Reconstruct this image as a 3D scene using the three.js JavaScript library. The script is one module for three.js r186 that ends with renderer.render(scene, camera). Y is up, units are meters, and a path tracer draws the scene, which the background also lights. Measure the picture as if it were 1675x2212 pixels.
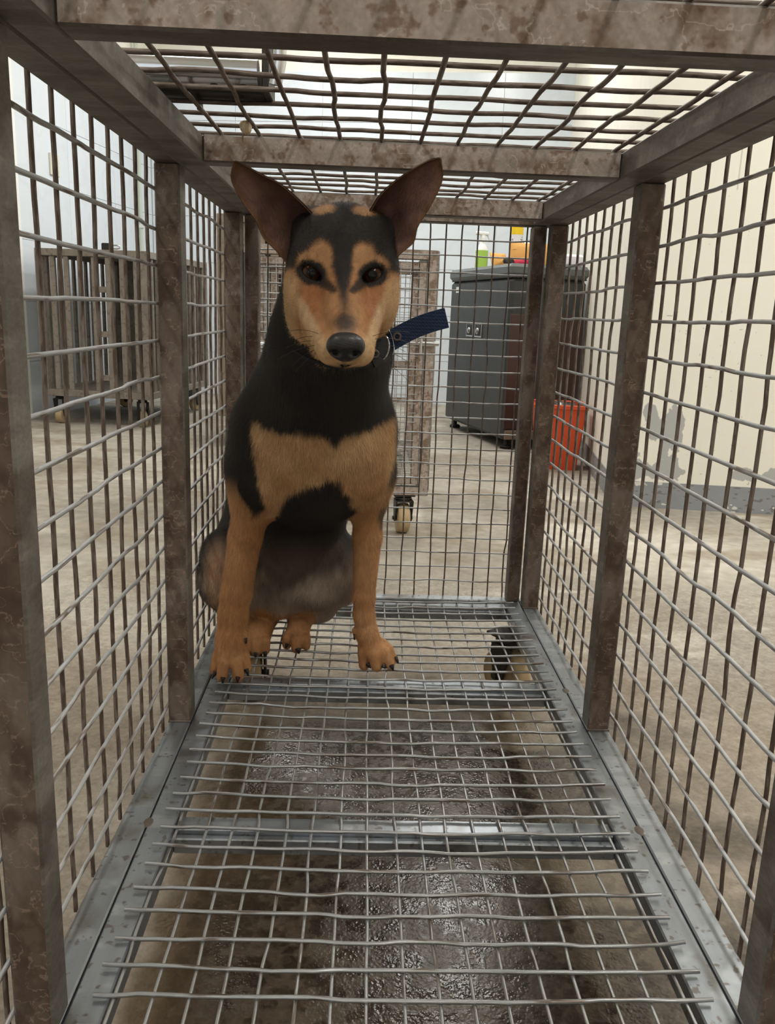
import * as THREE from 'three';
import { RectAreaLightUniformsLib } from 'three/addons/lights/RectAreaLightUniformsLib.js';
import { mergeGeometries } from 'three/addons/utils/BufferGeometryUtils.js';

// ------------------------------------------------------------------ camera, light, exposure
const renderer = new THREE.WebGLRenderer({ antialias: true });
renderer.toneMapping = THREE.LinearToneMapping;
renderer.toneMappingExposure = 1.0;
renderer.shadowMap.enabled = true;
RectAreaLightUniformsLib.init();
const scene = new THREE.Scene();
const camera = new THREE.PerspectiveCamera(63.06, 1675 / 2212, 0.01, 60);
camera.rotation.order = 'YXZ';
camera.position.set(-0.0448, 0.5046, 0.9589);
camera.rotation.set(-0.2332, -0.0325, 0.0366);
scene.background = new THREE.Color().setRGB(1.2, 1.26, 1.32);            // overcast sky beyond the open window behind the camera

const GROUND = -0.15, CEIL = 2.75, ROOM_TURN = -0.14;
const FIX = [[-1.1, -4.2], [-0.9, -1.9], [0.1, -3.3], [1.7, -1.0], [-1.3, 1.2], [1.0, 1.4]];  // ceiling fixtures, room frame
const LAMP_POWER = [27, 22, 25, 46, 25, 25];

// ------------------------------------------------------------------ helpers
function rng(seed) { let s = seed >>> 0; return () => { s = (s + 0x6D2B79F5) >>> 0; let t = s; t = Math.imul(t ^ (t >>> 15), t | 1); t ^= t + Math.imul(t ^ (t >>> 7), t | 61); return ((t ^ (t >>> 14)) >>> 0) / 4294967296; }; }
const clamp = (x, a = 0, b = 1) => Math.min(b, Math.max(a, x));
const mix = (a, b, t) => a + (b - a) * t;
const sstep = (a, b, x) => { const t = clamp((x - a) / (b - a)); return t * t * (3 - 2 * t); };
const mix3 = (a, b, t) => [mix(a[0], b[0], t), mix(a[1], b[1], t), mix(a[2], b[2], t)];
const s2l = (c) => { c /= 255; return c <= 0.04045 ? c / 12.92 : Math.pow((c + 0.055) / 1.055, 2.4); };
const L3 = (r, g, b) => [s2l(r), s2l(g), s2l(b)];
function hash2(x, y, s) { let h = Math.imul(x, 374761393) + Math.imul(y, 668265263) + Math.imul(s, 2246822519); h = Math.imul(h ^ (h >>> 13), 1274126177); h ^= h >>> 16; return (h >>> 0) / 4294967296; }
function vnoise(x, y, s = 0, per = 0, pery = per) {
  let xi = Math.floor(x), yi = Math.floor(y); const fx = x - xi, fy = y - yi;
  const u = fx * fx * (3 - 2 * fx), v = fy * fy * (3 - 2 * fy);
  let x1 = xi + 1, y1 = yi + 1;
  if (per) { xi = ((xi % per) + per) % per; yi = ((yi % pery) + pery) % pery; x1 = ((x1 % per) + per) % per; y1 = ((y1 % pery) + pery) % pery; }
  const a = hash2(xi, yi, s), b = hash2(x1, yi, s), c = hash2(xi, y1, s), d = hash2(x1, y1, s);
  return a + (b - a) * u + (c - a) * v + (a - b - c + d) * u * v;
}
function fbm(x, y, oct, s = 0, per = 0, pery = per) { let v = 0, w = 0.5, t = 0; for (let i = 0; i < oct; i++) { v += w * vnoise(x, y, s + i * 17, per, pery); t += w; w *= 0.5; x *= 2; y *= 2; per *= 2; pery *= 2; } return v / t; }
function hash3(x, y, z) { let h = Math.imul(x, 374761393) + Math.imul(y, 668265263) + Math.imul(z, 1442695041); h = Math.imul(h ^ (h >>> 13), 1274126177); h ^= h >>> 16; return (h >>> 0) / 4294967296; }
function noise3(x, y, z) {
  const xi = Math.floor(x), yi = Math.floor(y), zi = Math.floor(z), fx = x - xi, fy = y - yi, fz = z - zi;
  const u = fx * fx * (3 - 2 * fx), v = fy * fy * (3 - 2 * fy), w = fz * fz * (3 - 2 * fz);
  const q = (i, j, k) => hash3(xi + i, yi + j, zi + k);
  return mix(mix(mix(q(0, 0, 0), q(1, 0, 0), u), mix(q(0, 1, 0), q(1, 1, 0), u), v), mix(mix(q(0, 0, 1), q(1, 0, 1), u), mix(q(0, 1, 1), q(1, 1, 1), u), v), w);
}
// texture from a function (i, j in 0..1) -> [r, g, b] in 0..255 sRGB, or data
function tex(n, m, fn, { srgb = true, repeat = null, wrap = true } = {}) {
  const d = new Uint8Array(n * m * 4);
  for (let j = 0; j < m; j++) for (let i = 0; i < n; i++) {
    const c = fn((i + 0.5) / n, (j + 0.5) / m), o = (j * n + i) * 4;
    if (typeof c === 'number') { d[o] = d[o + 1] = d[o + 2] = clamp(c, 0, 255); } else { d[o] = clamp(c[0], 0, 255); d[o + 1] = clamp(c[1], 0, 255); d[o + 2] = clamp(c[2], 0, 255); }
    d[o + 3] = 255;
  }
  const t = new THREE.DataTexture(d, n, m, THREE.RGBAFormat);
  t.magFilter = THREE.LinearFilter; t.minFilter = THREE.LinearMipmapLinearFilter; t.generateMipmaps = true;
  t.wrapS = t.wrapT = wrap ? THREE.RepeatWrapping : THREE.ClampToEdgeWrapping;
  if (srgb) t.colorSpace = THREE.SRGBColorSpace;
  if (repeat) t.repeat.set(repeat[0], repeat[1]);
  t.needsUpdate = true;
  return t;
}
const used = {};
function numbered(name) { const k = used[name] = (used[name] ?? -1) + 1; return k ? `${name}_${String(k).padStart(3, '0')}` : name; }
function shade(o) { o.traverse((m) => { if (m.isMesh) { m.castShadow = m.receiveShadow = true; } }); return o; }
function thing(name, label, category, group) { const g = new THREE.Group(); g.name = numbered(name); g.userData = { label, category }; if (group) g.userData.group = group; scene.add(g); return g; }
function mesh(name, geo, mat, parent) { const m = new THREE.Mesh(geo, mat); m.name = parent ? name : numbered(name); m.castShadow = m.receiveShadow = true; (parent || scene).add(m); return m; }
function struct(name, geo, mat) { const m = mesh(name, geo, mat); m.userData.kind = 'structure'; return m; }
function sub(name, parent) { const g = new THREE.Group(); g.name = name; parent.add(g); return g; }

// chamfered box, uv in metres by face, with a uv offset so that neighbours differ; group 0 = faces toward +z, group 1 = others (when split)
let uvSeed = 1;
function box(sx, sy, sz, x = 0, y = 0, z = 0, bev = 0.0015, split = false) {
  bev = Math.min(bev, sx * 0.3, sy * 0.3, sz * 0.3);
  const hx = sx / 2, hy = sy / 2, hz = sz / 2, P = [], N = [], U = [];
  const ou = hash2(uvSeed, 3, 9) * 7, ov = hash2(uvSeed++, 8, 2) * 7;
  const H = [hx, hy, hz];
  const tri = [[], []];
  const quad = (p, n) => {
    const ax = Math.abs(n[0]) > 0.9 ? 0 : Math.abs(n[1]) > 0.9 ? 1 : 2;
    const g = split && n[2] > 0.9 ? 0 : split ? 1 : 0;
    // order so that the normal agrees
    const e1 = p[1].map((v, i) => v - p[0][i]), e2 = p[2].map((v, i) => v - p[0][i]);
    const c = [e1[1] * e2[2] - e1[2] * e2[1], e1[2] * e2[0] - e1[0] * e2[2], e1[0] * e2[1] - e1[1] * e2[0]];
    const ok = c[0] * n[0] + c[1] * n[1] + c[2] * n[2] > 0;
    const idx = p.length === 4 ? (ok ? [0, 1, 2, 0, 2, 3] : [0, 2, 1, 0, 3, 2]) : (ok ? [0, 1, 2] : [0, 2, 1]);
    for (const k of idx) {
      const q = p[k];
      const uv = ax === 0 ? [q[2], q[1]] : ax === 1 ? [q[0], q[2]] : [q[0], q[1]];
      tri[g].push([q[0] + x, q[1] + y, q[2] + z, n[0], n[1], n[2], uv[0] + ou, uv[1] + ov]);
    }
  };
  const b = bev;
  for (let a = 0; a < 3; a++) for (const s of [-1, 1]) {
    const o1 = (a + 1) % 3, o2 = (a + 2) % 3, n = [0, 0, 0]; n[a] = s;
    quad([[-1, -1], [1, -1], [1, 1], [-1, 1]].map(([i, j]) => { const p = [0, 0, 0]; p[a] = s * H[a]; p[o1] = i * (H[o1] - b); p[o2] = j * (H[o2] - b); return p; }), n);
  }
  if (b > 0) {
    const r = Math.SQRT1_2;
    for (let a = 0; a < 3; a++) { const o1 = (a + 1) % 3, o2 = (a + 2) % 3; for (const i of [-1, 1]) for (const j of [-1, 1]) {
      const n = [0, 0, 0]; n[o1] = i * r; n[o2] = j * r;
      const mk = (t, k) => { const p = [0, 0, 0]; p[a] = t * (H[a] - b); p[o1] = i * (H[o1] - (k ? b : 0)); p[o2] = j * (H[o2] - (k ? 0 : b)); return p; };
      quad([mk(-1, 0), mk(1, 0), mk(1, 1), mk(-1, 1)], n);
    } }
    for (const i of [-1, 1]) for (const j of [-1, 1]) for (const k of [-1, 1]) quad([[i * hx, j * (hy - b), k * (hz - b)], [i * (hx - b), j * hy, k * (hz - b)], [i * (hx - b), j * (hy - b), k * hz]], [i * 0.577, j * 0.577, k * 0.577]);
  }
  const all = [...tri[0], ...tri[1]];
  for (const t of all) { P.push(t[0], t[1], t[2]); N.push(t[3], t[4], t[5]); U.push(t[6], t[7]); }
  const g = new THREE.BufferGeometry();
  g.setAttribute('position', new THREE.Float32BufferAttribute(P, 3)); g.setAttribute('normal', new THREE.Float32BufferAttribute(N, 3)); g.setAttribute('uv', new THREE.Float32BufferAttribute(U, 2));
  if (split) { g.addGroup(0, tri[0].length, 0); g.addGroup(tri[0].length, tri[1].length, 1); }
  return g;
}
// box between two corners
const boxc = (x0, x1, y0, y1, z0, z1, bev, split) => box(Math.abs(x1 - x0), Math.abs(y1 - y0), Math.abs(z1 - z0), (x0 + x1) / 2, (y0 + y1) / 2, (z0 + z1) / 2, bev, split);
// round wire through points (points array of [x,y,z]); fixed reference frame
function wireGeo(pts, r, sides = 6, uvo = 0) {
  const n = pts.length, P = [], N = [], U = [], I = [];
  const A = new THREE.Vector3(), B = new THREE.Vector3(), T = new THREE.Vector3(), X = new THREE.Vector3(), Y = new THREE.Vector3();
  const first = new THREE.Vector3(...pts[n - 1]).sub(new THREE.Vector3(...pts[0])).normalize();
  const ref = Math.abs(first.y) < 0.8 ? new THREE.Vector3(0, 1, 0) : new THREE.Vector3(0, 0, 1);
  let len = 0;
  for (let i = 0; i < n; i++) {
    A.set(...pts[Math.max(0, i - 1)]); B.set(...pts[Math.min(n - 1, i + 1)]); T.subVectors(B, A).normalize();
    X.crossVectors(ref, T).normalize(); Y.crossVectors(T, X);
    if (i) len += Math.hypot(pts[i][0] - pts[i - 1][0], pts[i][1] - pts[i - 1][1], pts[i][2] - pts[i - 1][2]);
    for (let k = 0; k <= sides; k++) {
      const a = k / sides * Math.PI * 2, c = Math.cos(a), s = Math.sin(a);
      const nx = X.x * c + Y.x * s, ny = X.y * c + Y.y * s, nz = X.z * c + Y.z * s;
      P.push(pts[i][0] + nx * r, pts[i][1] + ny * r, pts[i][2] + nz * r); N.push(nx, ny, nz); U.push(len + uvo, k / sides * 0.012 + uvo * 0.37);
    }
  }
  const w = sides + 1;
  for (let i = 0; i < n - 1; i++) for (let k = 0; k < sides; k++) { const a = i * w + k, b = a + 1, c = a + w, d = c + 1; I.push(a, b, c, b, d, c); }
  for (const e of [0, n - 1]) { const c = P.length / 3; const t = e ? T : first.clone().negate(); P.push(...pts[e]); N.push(t.x, t.y, t.z); U.push(uvo, uvo); for (let k = 0; k < sides; k++) e ? I.push(c, e * w + k, e * w + k + 1) : I.push(c, k + 1, k); }
  const g = new THREE.BufferGeometry();
  g.setAttribute('position', new THREE.Float32BufferAttribute(P, 3)); g.setAttribute('normal', new THREE.Float32BufferAttribute(N, 3)); g.setAttribute('uv', new THREE.Float32BufferAttribute(U, 2)); g.setIndex(I);
  return g;
}
function merged(list) { return mergeGeometries(list.map((g) => { const q = g.index ? g.toNonIndexed() : g.clone(); q.clearGroups(); for (const k of Object.keys(q.attributes)) if (!['position', 'normal', 'uv'].includes(k)) q.deleteAttribute(k); return q; })); }
function lathe(profile, seg = 32) { return new THREE.LatheGeometry(profile.map(([r, y]) => new THREE.Vector2(r, y)), seg); }
const xf = (g, { p = [0, 0, 0], r = [0, 0, 0], s = [1, 1, 1] } = {}) => { g.applyMatrix4(new THREE.Matrix4().compose(new THREE.Vector3(...p), new THREE.Quaternion().setFromEuler(new THREE.Euler(...r)), new THREE.Vector3(...s))); return g; };
const std = (o) => new THREE.MeshStandardMaterial(o);

// room frame: everything of the building is turned a little against the cage
const rc = Math.cos(ROOM_TURN), rs = Math.sin(ROOM_TURN);
const room2w = (x, z) => [x * rc + z * rs, -x * rs + z * rc];

// ------------------------------------------------------------------ ceiling lamps
const M = {};
M.lampGlow = std({ color: 0xffffff, emissive: 0xfff8ee, emissiveIntensity: 3.2, roughness: 0.6 });
M.lampBody = std({ color: 0xe9e9e6, roughness: 0.5 });
FIX.forEach(([lx, lz], i) => {
  const [wx, wz] = room2w(lx, lz);
  const where = ['above the slatted cage in the corner', 'left of the cage row', 'over the chest freezer', 'beside the cream wall', 'behind the camera on the left', 'behind the camera on the right'][i];
  const t = thing('ceiling_lamp', `white twin tube ceiling lamp ${where}`, 'lamp', 'ceiling lamps');
  t.position.set(wx, CEIL, wz); t.rotation.y = ROOM_TURN;
  mesh('housing', boxc(-0.15, 0.15, -0.05, 0, -0.62, 0.62, 0.004), M.lampBody, t);
  for (const s of [-1, 1]) mesh('lamp_tube', wireGeo([[s * 0.07, -0.068, -0.58], [s * 0.07, -0.068, 0], [s * 0.07, -0.068, 0.58]], 0.016, 10), M.lampGlow, t);
  const l = new THREE.RectAreaLight(0xfffcf6, LAMP_POWER[i], 0.26, 1.2);
  l.position.set(0, -0.1, 0); l.rotation.x = -Math.PI / 2; l.name = 'lamp_light'; t.add(l);
});

// ------------------------------------------------------------------ ground: one colour function for the coarse floor and the fine patch around the cage
const FR = { x0: -3.9, x1: 3.5, z0: -6.3, z1: 3.6 }, FP = { x0: -0.75, x1: 1.05, z0: -1.05, z1: 1.05 };
function groundAt(x, z, fine) {
  const n1 = fbm(x * 1.3 + 11, z * 2.1 + 5, 4, 3), n2 = fbm(x * 5, z * 8, 4, 21), n3 = fbm(x * 24, z * 34, 3, 41);
  const warp = (fbm(x * 6, z * 6, 3, 71) - 0.5) * 0.16;
  // film of water under the cage, damp concrete around it
  const wx = x + warp, wz = z + warp * 0.8;
  const wet = sstep(-0.245, -0.215, wx) * (1 - sstep(0.36, 0.52, wx + (n2 - 0.5) * 0.3)) * sstep(-0.36, -0.30, wz);
  const damp = sstep(-0.75, -0.35, wz + (n1 - 0.5) * 1.0 + x * 0.1) * 0.95;
  let c = mix3([146, 139, 128], [180, 174, 163], sstep(0.3, 0.72, n1));
  c = mix3(c, [138, 126, 108], sstep(0.52, 0.75, n2) * 0.55);
  c = mix3(c, [204, 198, 186], sstep(0.62, 0.8, fbm(x * 3.1 + 40, z * 9, 4, 91)) * 0.5);
  c = mix3(c, mix3([116, 105, 92], [146, 134, 118], n2), damp * (0.65 + 0.45 * sstep(0.35, 0.6, n1)));
  let speck = (n3 - 0.5) * 26;
  let grain = 0, wetness = 0.25 * damp * sstep(0.4, 0.6, n2);
  if (fine) {
    const g1 = fbm(x * 130, z * 130, 3, 133), g2 = fbm(x * 420, z * 420, 2, 151);
    grain = (g1 - 0.5) * 34 + (g2 - 0.5) * 22;
  } else grain = (fbm(x * 60, z * 60, 2, 133) - 0.5) * 24;
  c = c.map((v) => v + speck + grain);
  let mottle = 0;
  if (wet > 0.01) {
    const a = fbm(x * 75, z * 75, 3, 201), b = fbm(x * 7 + 3, z * 7, 3, 221), lines = 1 - Math.abs(fbm(x * 90 + a * 3, z * 90, 2, 231) - 0.5) * 9;
    mottle = sstep(0.40, 0.62, a);
    const smooth = 1 - sstep(-0.22, -0.08, wx + (b - 0.5) * 0.25);             // thin smooth film on the left, puddled grit to the right
    let w = mix3([48, 40, 32], [90, 78, 65], mottle * 0.55 + 0.4 * sstep(0.5, 0.7, b));
    w = mix3(w, [116, 102, 85], clamp(lines) * 0.4);
    w = mix3(w, [100, 85, 67], smooth * 0.8);
    w = mix3(w, [150, 138, 120], sstep(0.62, 0.75, fbm(x * 4.5 + 9, z * 8, 3, 261)) * 0.6 * sstep(0.05, 0.2, x));
    c = mix3(c, w.map((v) => v + grain * 0.5), wet);
    wetness = Math.max(wetness, wet * (0.8 + 0.2 * (1 - mottle)));
  }
  return [c, wetness, mottle];
}
function floorTex(R, n, m, fine) {
  const wetA = new Float32Array(n * m), col = tex(n, m, (u, v) => { const q = groundAt(mix(R.x0, R.x1, u), mix(R.z1, R.z0, v), fine); wetA[Math.floor(v * m) * n + Math.floor(u * n)] = q[1]; return q[0]; }, { wrap: false });
  const rough = tex(n / 2, m / 2, (u, v) => 255 * mix(0.82, 0.16, wetA[Math.floor(v * m) * n + Math.floor(u * n)]), { srgb: false, wrap: false });
  return [col, rough];
}
const [colA, rouA] = floorTex(FR, 1024, 1024, false);
const [colB, rouB] = floorTex(FP, 1536, 1536, true);
const gritBump = tex(512, 512, (u, v) => 255 * (0.6 * fbm(u * 80, v * 80, 3, 301, 80) + 0.4 * fbm(u * 28, v * 28, 3, 311, 28)), { srgb: false });
const bumpFor = (w, h) => { const t = gritBump.clone(); t.repeat.set(w / 0.22, h / 0.22); t.needsUpdate = true; return t; };
M.floorCoarse = std({ map: colA, roughnessMap: rouA, roughness: 1, bumpMap: bumpFor(FR.x1 - FR.x0, FR.z1 - FR.z0), bumpScale: 0.0012 });
M.floorFine = std({ map: colB, roughnessMap: rouB, roughness: 1, bumpMap: bumpFor(FP.x1 - FP.x0, FP.z1 - FP.z0), bumpScale: 0.00055 });
{
  const P = [], N = [], U = [], parts = [[], []];
  const quad = (x0, x1, z0, z1, R, g) => { for (const [x, z] of [[x0, z1], [x1, z1], [x1, z0], [x0, z1], [x1, z0], [x0, z0]]) parts[g].push([x, z, (x - R.x0) / (R.x1 - R.x0), (R.z1 - z) / (R.z1 - R.z0)]); };
  quad(FR.x0, FR.x1, FR.z0, FP.z0, FR, 0); quad(FR.x0, FR.x1, FP.z1, FR.z1, FR, 0); quad(FR.x0, FP.x0, FP.z0, FP.z1, FR, 0); quad(FP.x1, FR.x1, FP.z0, FP.z1, FR, 0);
  quad(FP.x0, FP.x1, FP.z0, FP.z1, FP, 1);
  for (const q of [...parts[0], ...parts[1]]) { P.push(q[0], GROUND, q[1]); N.push(0, 1, 0); U.push(q[2], q[3]); }
  const under = [[FR.x0, FR.z0], [FR.x1, FR.z0], [FR.x1, FR.z1], [FR.x0, FR.z0], [FR.x1, FR.z1], [FR.x0, FR.z1]];
  const n0 = P.length / 3; for (const [x, z] of under) { P.push(x, GROUND - 0.12, z); N.push(0, -1, 0); U.push(0, 0); }
  const g = new THREE.BufferGeometry();
  g.setAttribute('position', new THREE.Float32BufferAttribute(P, 3)); g.setAttribute('normal', new THREE.Float32BufferAttribute(N, 3)); g.setAttribute('uv', new THREE.Float32BufferAttribute(U, 2));
  g.addGroup(0, parts[0].length, 0); g.addGroup(parts[0].length, parts[1].length, 1); g.addGroup(n0, 6, 0);
  const f = mesh('floor', g, [M.floorCoarse, M.floorFine]); f.userData = { kind: 'structure', label: 'stained grey concrete floor with a wet dark patch under the cage' };
}

// ------------------------------------------------------------------ walls, ceiling
const XL = -2.45, ZB = -5.39, XR = 0.59, ZF = -2.11, TILE_TOP = 2.15;
const plaster = tex(1024, 1024, (u, v) => { const a = fbm(u * 6, v * 6, 4, 401, 6), b = fbm(u * 60, v * 60, 2, 411, 60); return mix3([236, 233, 222], [242, 240, 231], a).map((q) => q + (b - 0.5) * 8); });
plaster.repeat.set(0.5, 0.5);
M.cream = std({ map: plaster, roughness: 0.75 });
// the cream paint of the facing wall has flaked near its foot: grey render shows through (uv in metres from the corner and the ground)
function flaked(u, v) {
  const x = u * 2.2, y = v * 1.1;
  let c = mix3([236, 233, 222], [242, 240, 230], fbm(x * 3, y * 3, 4, 421));
  const n = fbm(x * 14, y * 14, 4, 431), n2 = fbm(x * 50, y * 50, 3, 441);
  const blob = (cx, cy, rx, ry, k = 1) => Math.max(0, 1 - Math.hypot((x - cx) / rx, (y - cy) / ry)) * k;
  const m = blob(0.16, 0.23, 0.07, 0.17) + blob(0.10, 0.32, 0.035, 0.09) + blob(0.19, 0.33, 0.04, 0.06) + blob(0.02, 0.16, 0.10, 0.09) + blob(0.14, 0.13, 0.14, 0.05) + blob(0.52, 0.14, 0.16, 0.035) + blob(0.62, 0.16, 0.08, 0.05);
  const flake = sstep(0.36, 0.40, m + (n - 0.5) * 1.5 * sstep(0.02, 0.2, m) + (n2 - 0.5) * 0.5 * sstep(0.02, 0.2, m));
  c = mix3(c, [176, 178, 178], flake);
  const tick = vnoise(x * 40, y * 220, 451) > 0.93 && Math.abs(y - 0.68) < 0.03 && x < 0.2 ? 1 : 0;
  c = mix3(c, [120, 115, 108], tick * 0.7);
  if (fbm(x * 90, y * 90, 2, 461) > 0.885) c = mix3(c, [170, 165, 155], 0.5);
  return c;
}
M.creamFlaked = std({ map: tex(1024, 512, flaked, { wrap: false }), roughness: 0.7 });
const greyPaint = tex(1024, 256, (u, v) => { const a = fbm(u * 12, v * 4, 4, 471, 0), b = fbm(u * 90, v * 24, 3, 481); let c = mix3([136, 140, 146], [150, 153, 158], a); if (b > 0.70) c = mix3(c, [108, 106, 104], 0.7); if (fbm(u * 40 + 7, v * 10, 3, 491) > 0.735) c = [214, 212, 206]; return c; });
greyPaint.repeat.set(0.5, 4);
M.greyPaint = std({ map: greyPaint, roughness: 0.6 });
const tilePrint = tex(512, 512, (u, v) => { const a = fbm(u * 3, v * 3, 4, 501, 3), b = 1 - Math.abs(fbm(u * 5, v * 5, 3, 511, 5) - 0.5) * 20; return mix3(mix3([216, 226, 236], [224, 232, 240], a), [200, 208, 216], clamp(b) * 0.22); });
tilePrint.repeat.set(0.8, 0.8);
M.tile = std({ map: tilePrint, roughness: 0.22 });
M.grout = std({ color: 0x9aa2a8, roughness: 0.9 });
M.white = std({ color: 0xf1f1ee, roughness: 0.4 });
function wallBox(name, x0, x1, y0, y1, z0, z1, mat, label) {          // room frame
  const m = struct(name, boxc(x0, x1, y0, y1, z0, z1, 0), mat); m.rotation.y = ROOM_TURN; m.userData.label = label; return m;
}
const yB = GROUND - 0.06;
const wallBack = wallBox('wall_back', XL - 0.15, XR + 2.3, yB, CEIL, ZB - 0.15, ZB - 0.008, M.cream, 'far wall, pale blue tiles below cream paint');
const wallLeft = wallBox('wall_left', XL - 0.15, XL - 0.008, yB, CEIL, ZB - 0.15, -3.52, M.cream, 'left wall clad in large pale blue tiles');
wallBox('wall_right', XR, XR + 0.15, yB, CEIL, ZB, ZF - 0.15, M.cream, 'cream side wall running back behind the red bin');
// facing wall: the strip in view carries the flaked paint
{
  const g = boxc(XR, 3.0, yB, CEIL, ZF - 0.15, ZF, 0, true), p = g.attributes.position, uv = g.attributes.uv;
  for (let i = 0; i < p.count; i++) if (i < 6) uv.setXY(i, (p.getX(i) - XR) / 2.2, (p.getY(i) - GROUND) / 1.1);
  const w = struct('wall_facing', g, [M.creamFlaked, M.cream]); w.rotation.y = ROOM_TURN; w.userData.label = 'cream painted wall with flaking grey patches near its foot';
}
wallBox('wall_far_right', 3.0, 3.15, yB, CEIL, ZF - 0.15, 3.0, M.cream, 'cream wall on the far right');
wallBox('wall_return', -3.3, XL - 0.15, yB, CEIL, -3.66, -3.52, M.cream, 'short cream wall beside the door jamb');
wallBox('wall_far_left', -3.45, -3.3, yB, CEIL, -3.66, 3.0, M.cream, 'cream wall on the far left');
wallBox('wall_front_left', -3.45, -1.75, yB, CEIL, 3.0, 3.15, M.cream, 'cream wall left of the window behind the camera');
wallBox('wall_front_right', 0.25, 3.15, yB, CEIL, 3.0, 3.15, M.cream, 'cream wall right of the window behind the camera');
wallBox('wall_front_top', -1.75, 0.25, 2.25, CEIL, 3.0, 3.15, M.cream, 'cream wall above the window behind the camera');
wallBox('wall_front_sill', -1.75, 0.25, yB, 0.75, 3.0, 3.15, M.cream, 'cream wall under the window behind the camera');
{ const w = thing('window_1', 'white window frame with open casements behind the camera', 'window'); w.userData = { kind: 'structure', label: 'white window frame with open casements behind the camera' }; w.rotation.y = ROOM_TURN;
  for (const x of [-1.75, -1.1, -0.43, 0.2]) mesh('mullion', boxc(x, x + 0.05, 0.8, 2.2, 3.03, 3.09, 0.003), M.white, w);
  for (const y of [0.75, 2.2]) mesh('frame_bar', boxc(-1.75, 0.25, y, y + 0.05, 3.03, 3.09, 0.003), M.white, w); }
wallBox('ceiling', -3.45, 3.15, CEIL, CEIL + 0.12, ZB - 0.15, 3.15, M.cream, 'plain cream ceiling');
wallBox('trim_1', XL - 0.16, XL + 0.012, GROUND, 2.3, -3.52, -3.44, M.white, 'white door jamb at the end of the tiled wall');
{ const t = wallBox('trim_2', XR - 0.004, 2.95, GROUND, GROUND + 0.095, ZF, ZF + 0.004, M.greyPaint, 'grey painted band along the foot of the facing wall'); void t; }
wallBox('trim_3', XR - 0.004, XR, GROUND, GROUND + 0.095, ZB, ZF + 0.004, M.greyPaint, 'grey painted band along the foot of the side wall');
// tiles: courses 0.33 m high, 0.64 m wide, each a piece of its own with a fine open joint
{
  const j = 0.0025, rows = []; for (let y = 0.17 - 0.33; y < TILE_TOP; y += 0.33) rows.push(y);
  const gb = box(0.64 - j, 0.33 - j, 0.008, 0, 0, 0, 0.0008), gl = box(0.008, 0.33 - j, 0.64 - j, 0, 0, 0, 0.0008), gFoot = box(0.64 - j, 0.33 - j, 0.008, 0, 0, 0, 0.0008); void gFoot;
  for (const y of rows) {
    for (let x = XL + 0.32 + 0.004; x < XR + 0.6; x += 0.64) if (x < XR + 0.1) { const t = mesh('tile', gb, M.tile, wallBack); t.position.set(x, y + 0.165, ZB - 0.004); }
    for (let z = ZB + 0.32; z < -3.7; z += 0.64) { const t = mesh('tile', gl, M.tile, wallLeft); t.position.set(XL - 0.004, y + 0.165, z); }
  }
}
// small fittings on the left wall
{
  const t = thing('light_switch', 'small cream light switch plate on the tiled left wall', 'switch');
  t.position.set(...(() => { const [x, z] = room2w(XL, -3.93); return [x, 1.27, z]; })()); t.rotation.y = ROOM_TURN;
  const ivory = std({ color: 0xd9d7c8, roughness: 0.35 });
  mesh('plate', boxc(0, 0.012, -0.06, 0.06, -0.05, 0.05, 0.003), ivory, t);
  mesh('rocker', boxc(0.011, 0.019, -0.026, 0.026, -0.014, 0.014, 0.002), M.white, t);
  mesh('indicator', boxc(0.018, 0.0205, 0.012, 0.017, -0.003, 0.003, 0.0005), std({ color: 0x444444, roughness: 0.4 }), t);
}
{
  const t = thing('wall_pipe', 'thin pale green pipe running down the tiled corner', 'pipe');
  const [x, z] = room2w(XL + 0.03, -5.1); t.position.set(x, 0, z);
  const pm = std({ color: 0xc3cdbf, roughness: 0.45 });
  mesh('pipe', wireGeo([[0, GROUND, 0], [0, 1, 0], [0, 2.3, 0]], 0.014, 12), pm, t);
  for (const y of [0.35, 1.05, 1.75]) mesh('clip', boxc(-0.02, 0.02, y - 0.012, y + 0.012, -0.022, 0.018, 0.002), std({ color: 0xd8ddd8, roughness: 0.4 }), t);
}

// ------------------------------------------------------------------ steel: clean, dirty, rusted
function steelTex(seed, n, m, base, fn) { return tex(n, m, (u, v) => { const x = u, y = v; const g = (fbm(x * 90, y * 12, 3, seed + 1, 90, 12) - 0.5) * 12 + (fbm(x * 8, y * 8, 4, seed + 2, 8, 8) - 0.5) * 22; return fn(x, y, base.map((q) => q + g)); }); }
const steelClean = steelTex(600, 1024, 1024, [160, 166, 172], (x, y, c) => {
  const scuff = sstep(0.56, 0.75, fbm(x * 10, y * 22, 4, 611, 10, 22)); c = mix3(c, [196, 201, 206], scuff * 0.5);
  const dirt = sstep(0.55, 0.74, fbm(x * 7 + 3, y * 7, 5, 621, 7, 7)); c = mix3(c, [112, 106, 98], dirt * 0.55);
  c = mix3(c, [104, 94, 86], sstep(0.68, 0.82, fbm(x * 70, y * 70, 3, 631, 70, 70)) * 0.6);
  return c;
});
const steelDirty = steelTex(605, 1024, 512, [112, 107, 101], (x, y, c) => {
  c = mix3(c, [140, 135, 128], sstep(0.5, 0.72, fbm(x * 12, y * 26, 4, 612, 12, 26)) * 0.6);
  c = mix3(c, [78, 68, 60], sstep(0.46, 0.7, fbm(x * 7 + 3, y * 9, 5, 622, 7, 9)) * 0.6);
  return c.map((q) => q + (fbm(x * 160, y * 160, 2, 632, 160, 160) - 0.5) * 20);
}); steelDirty.repeat.set(2.2, 4.4);
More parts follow.
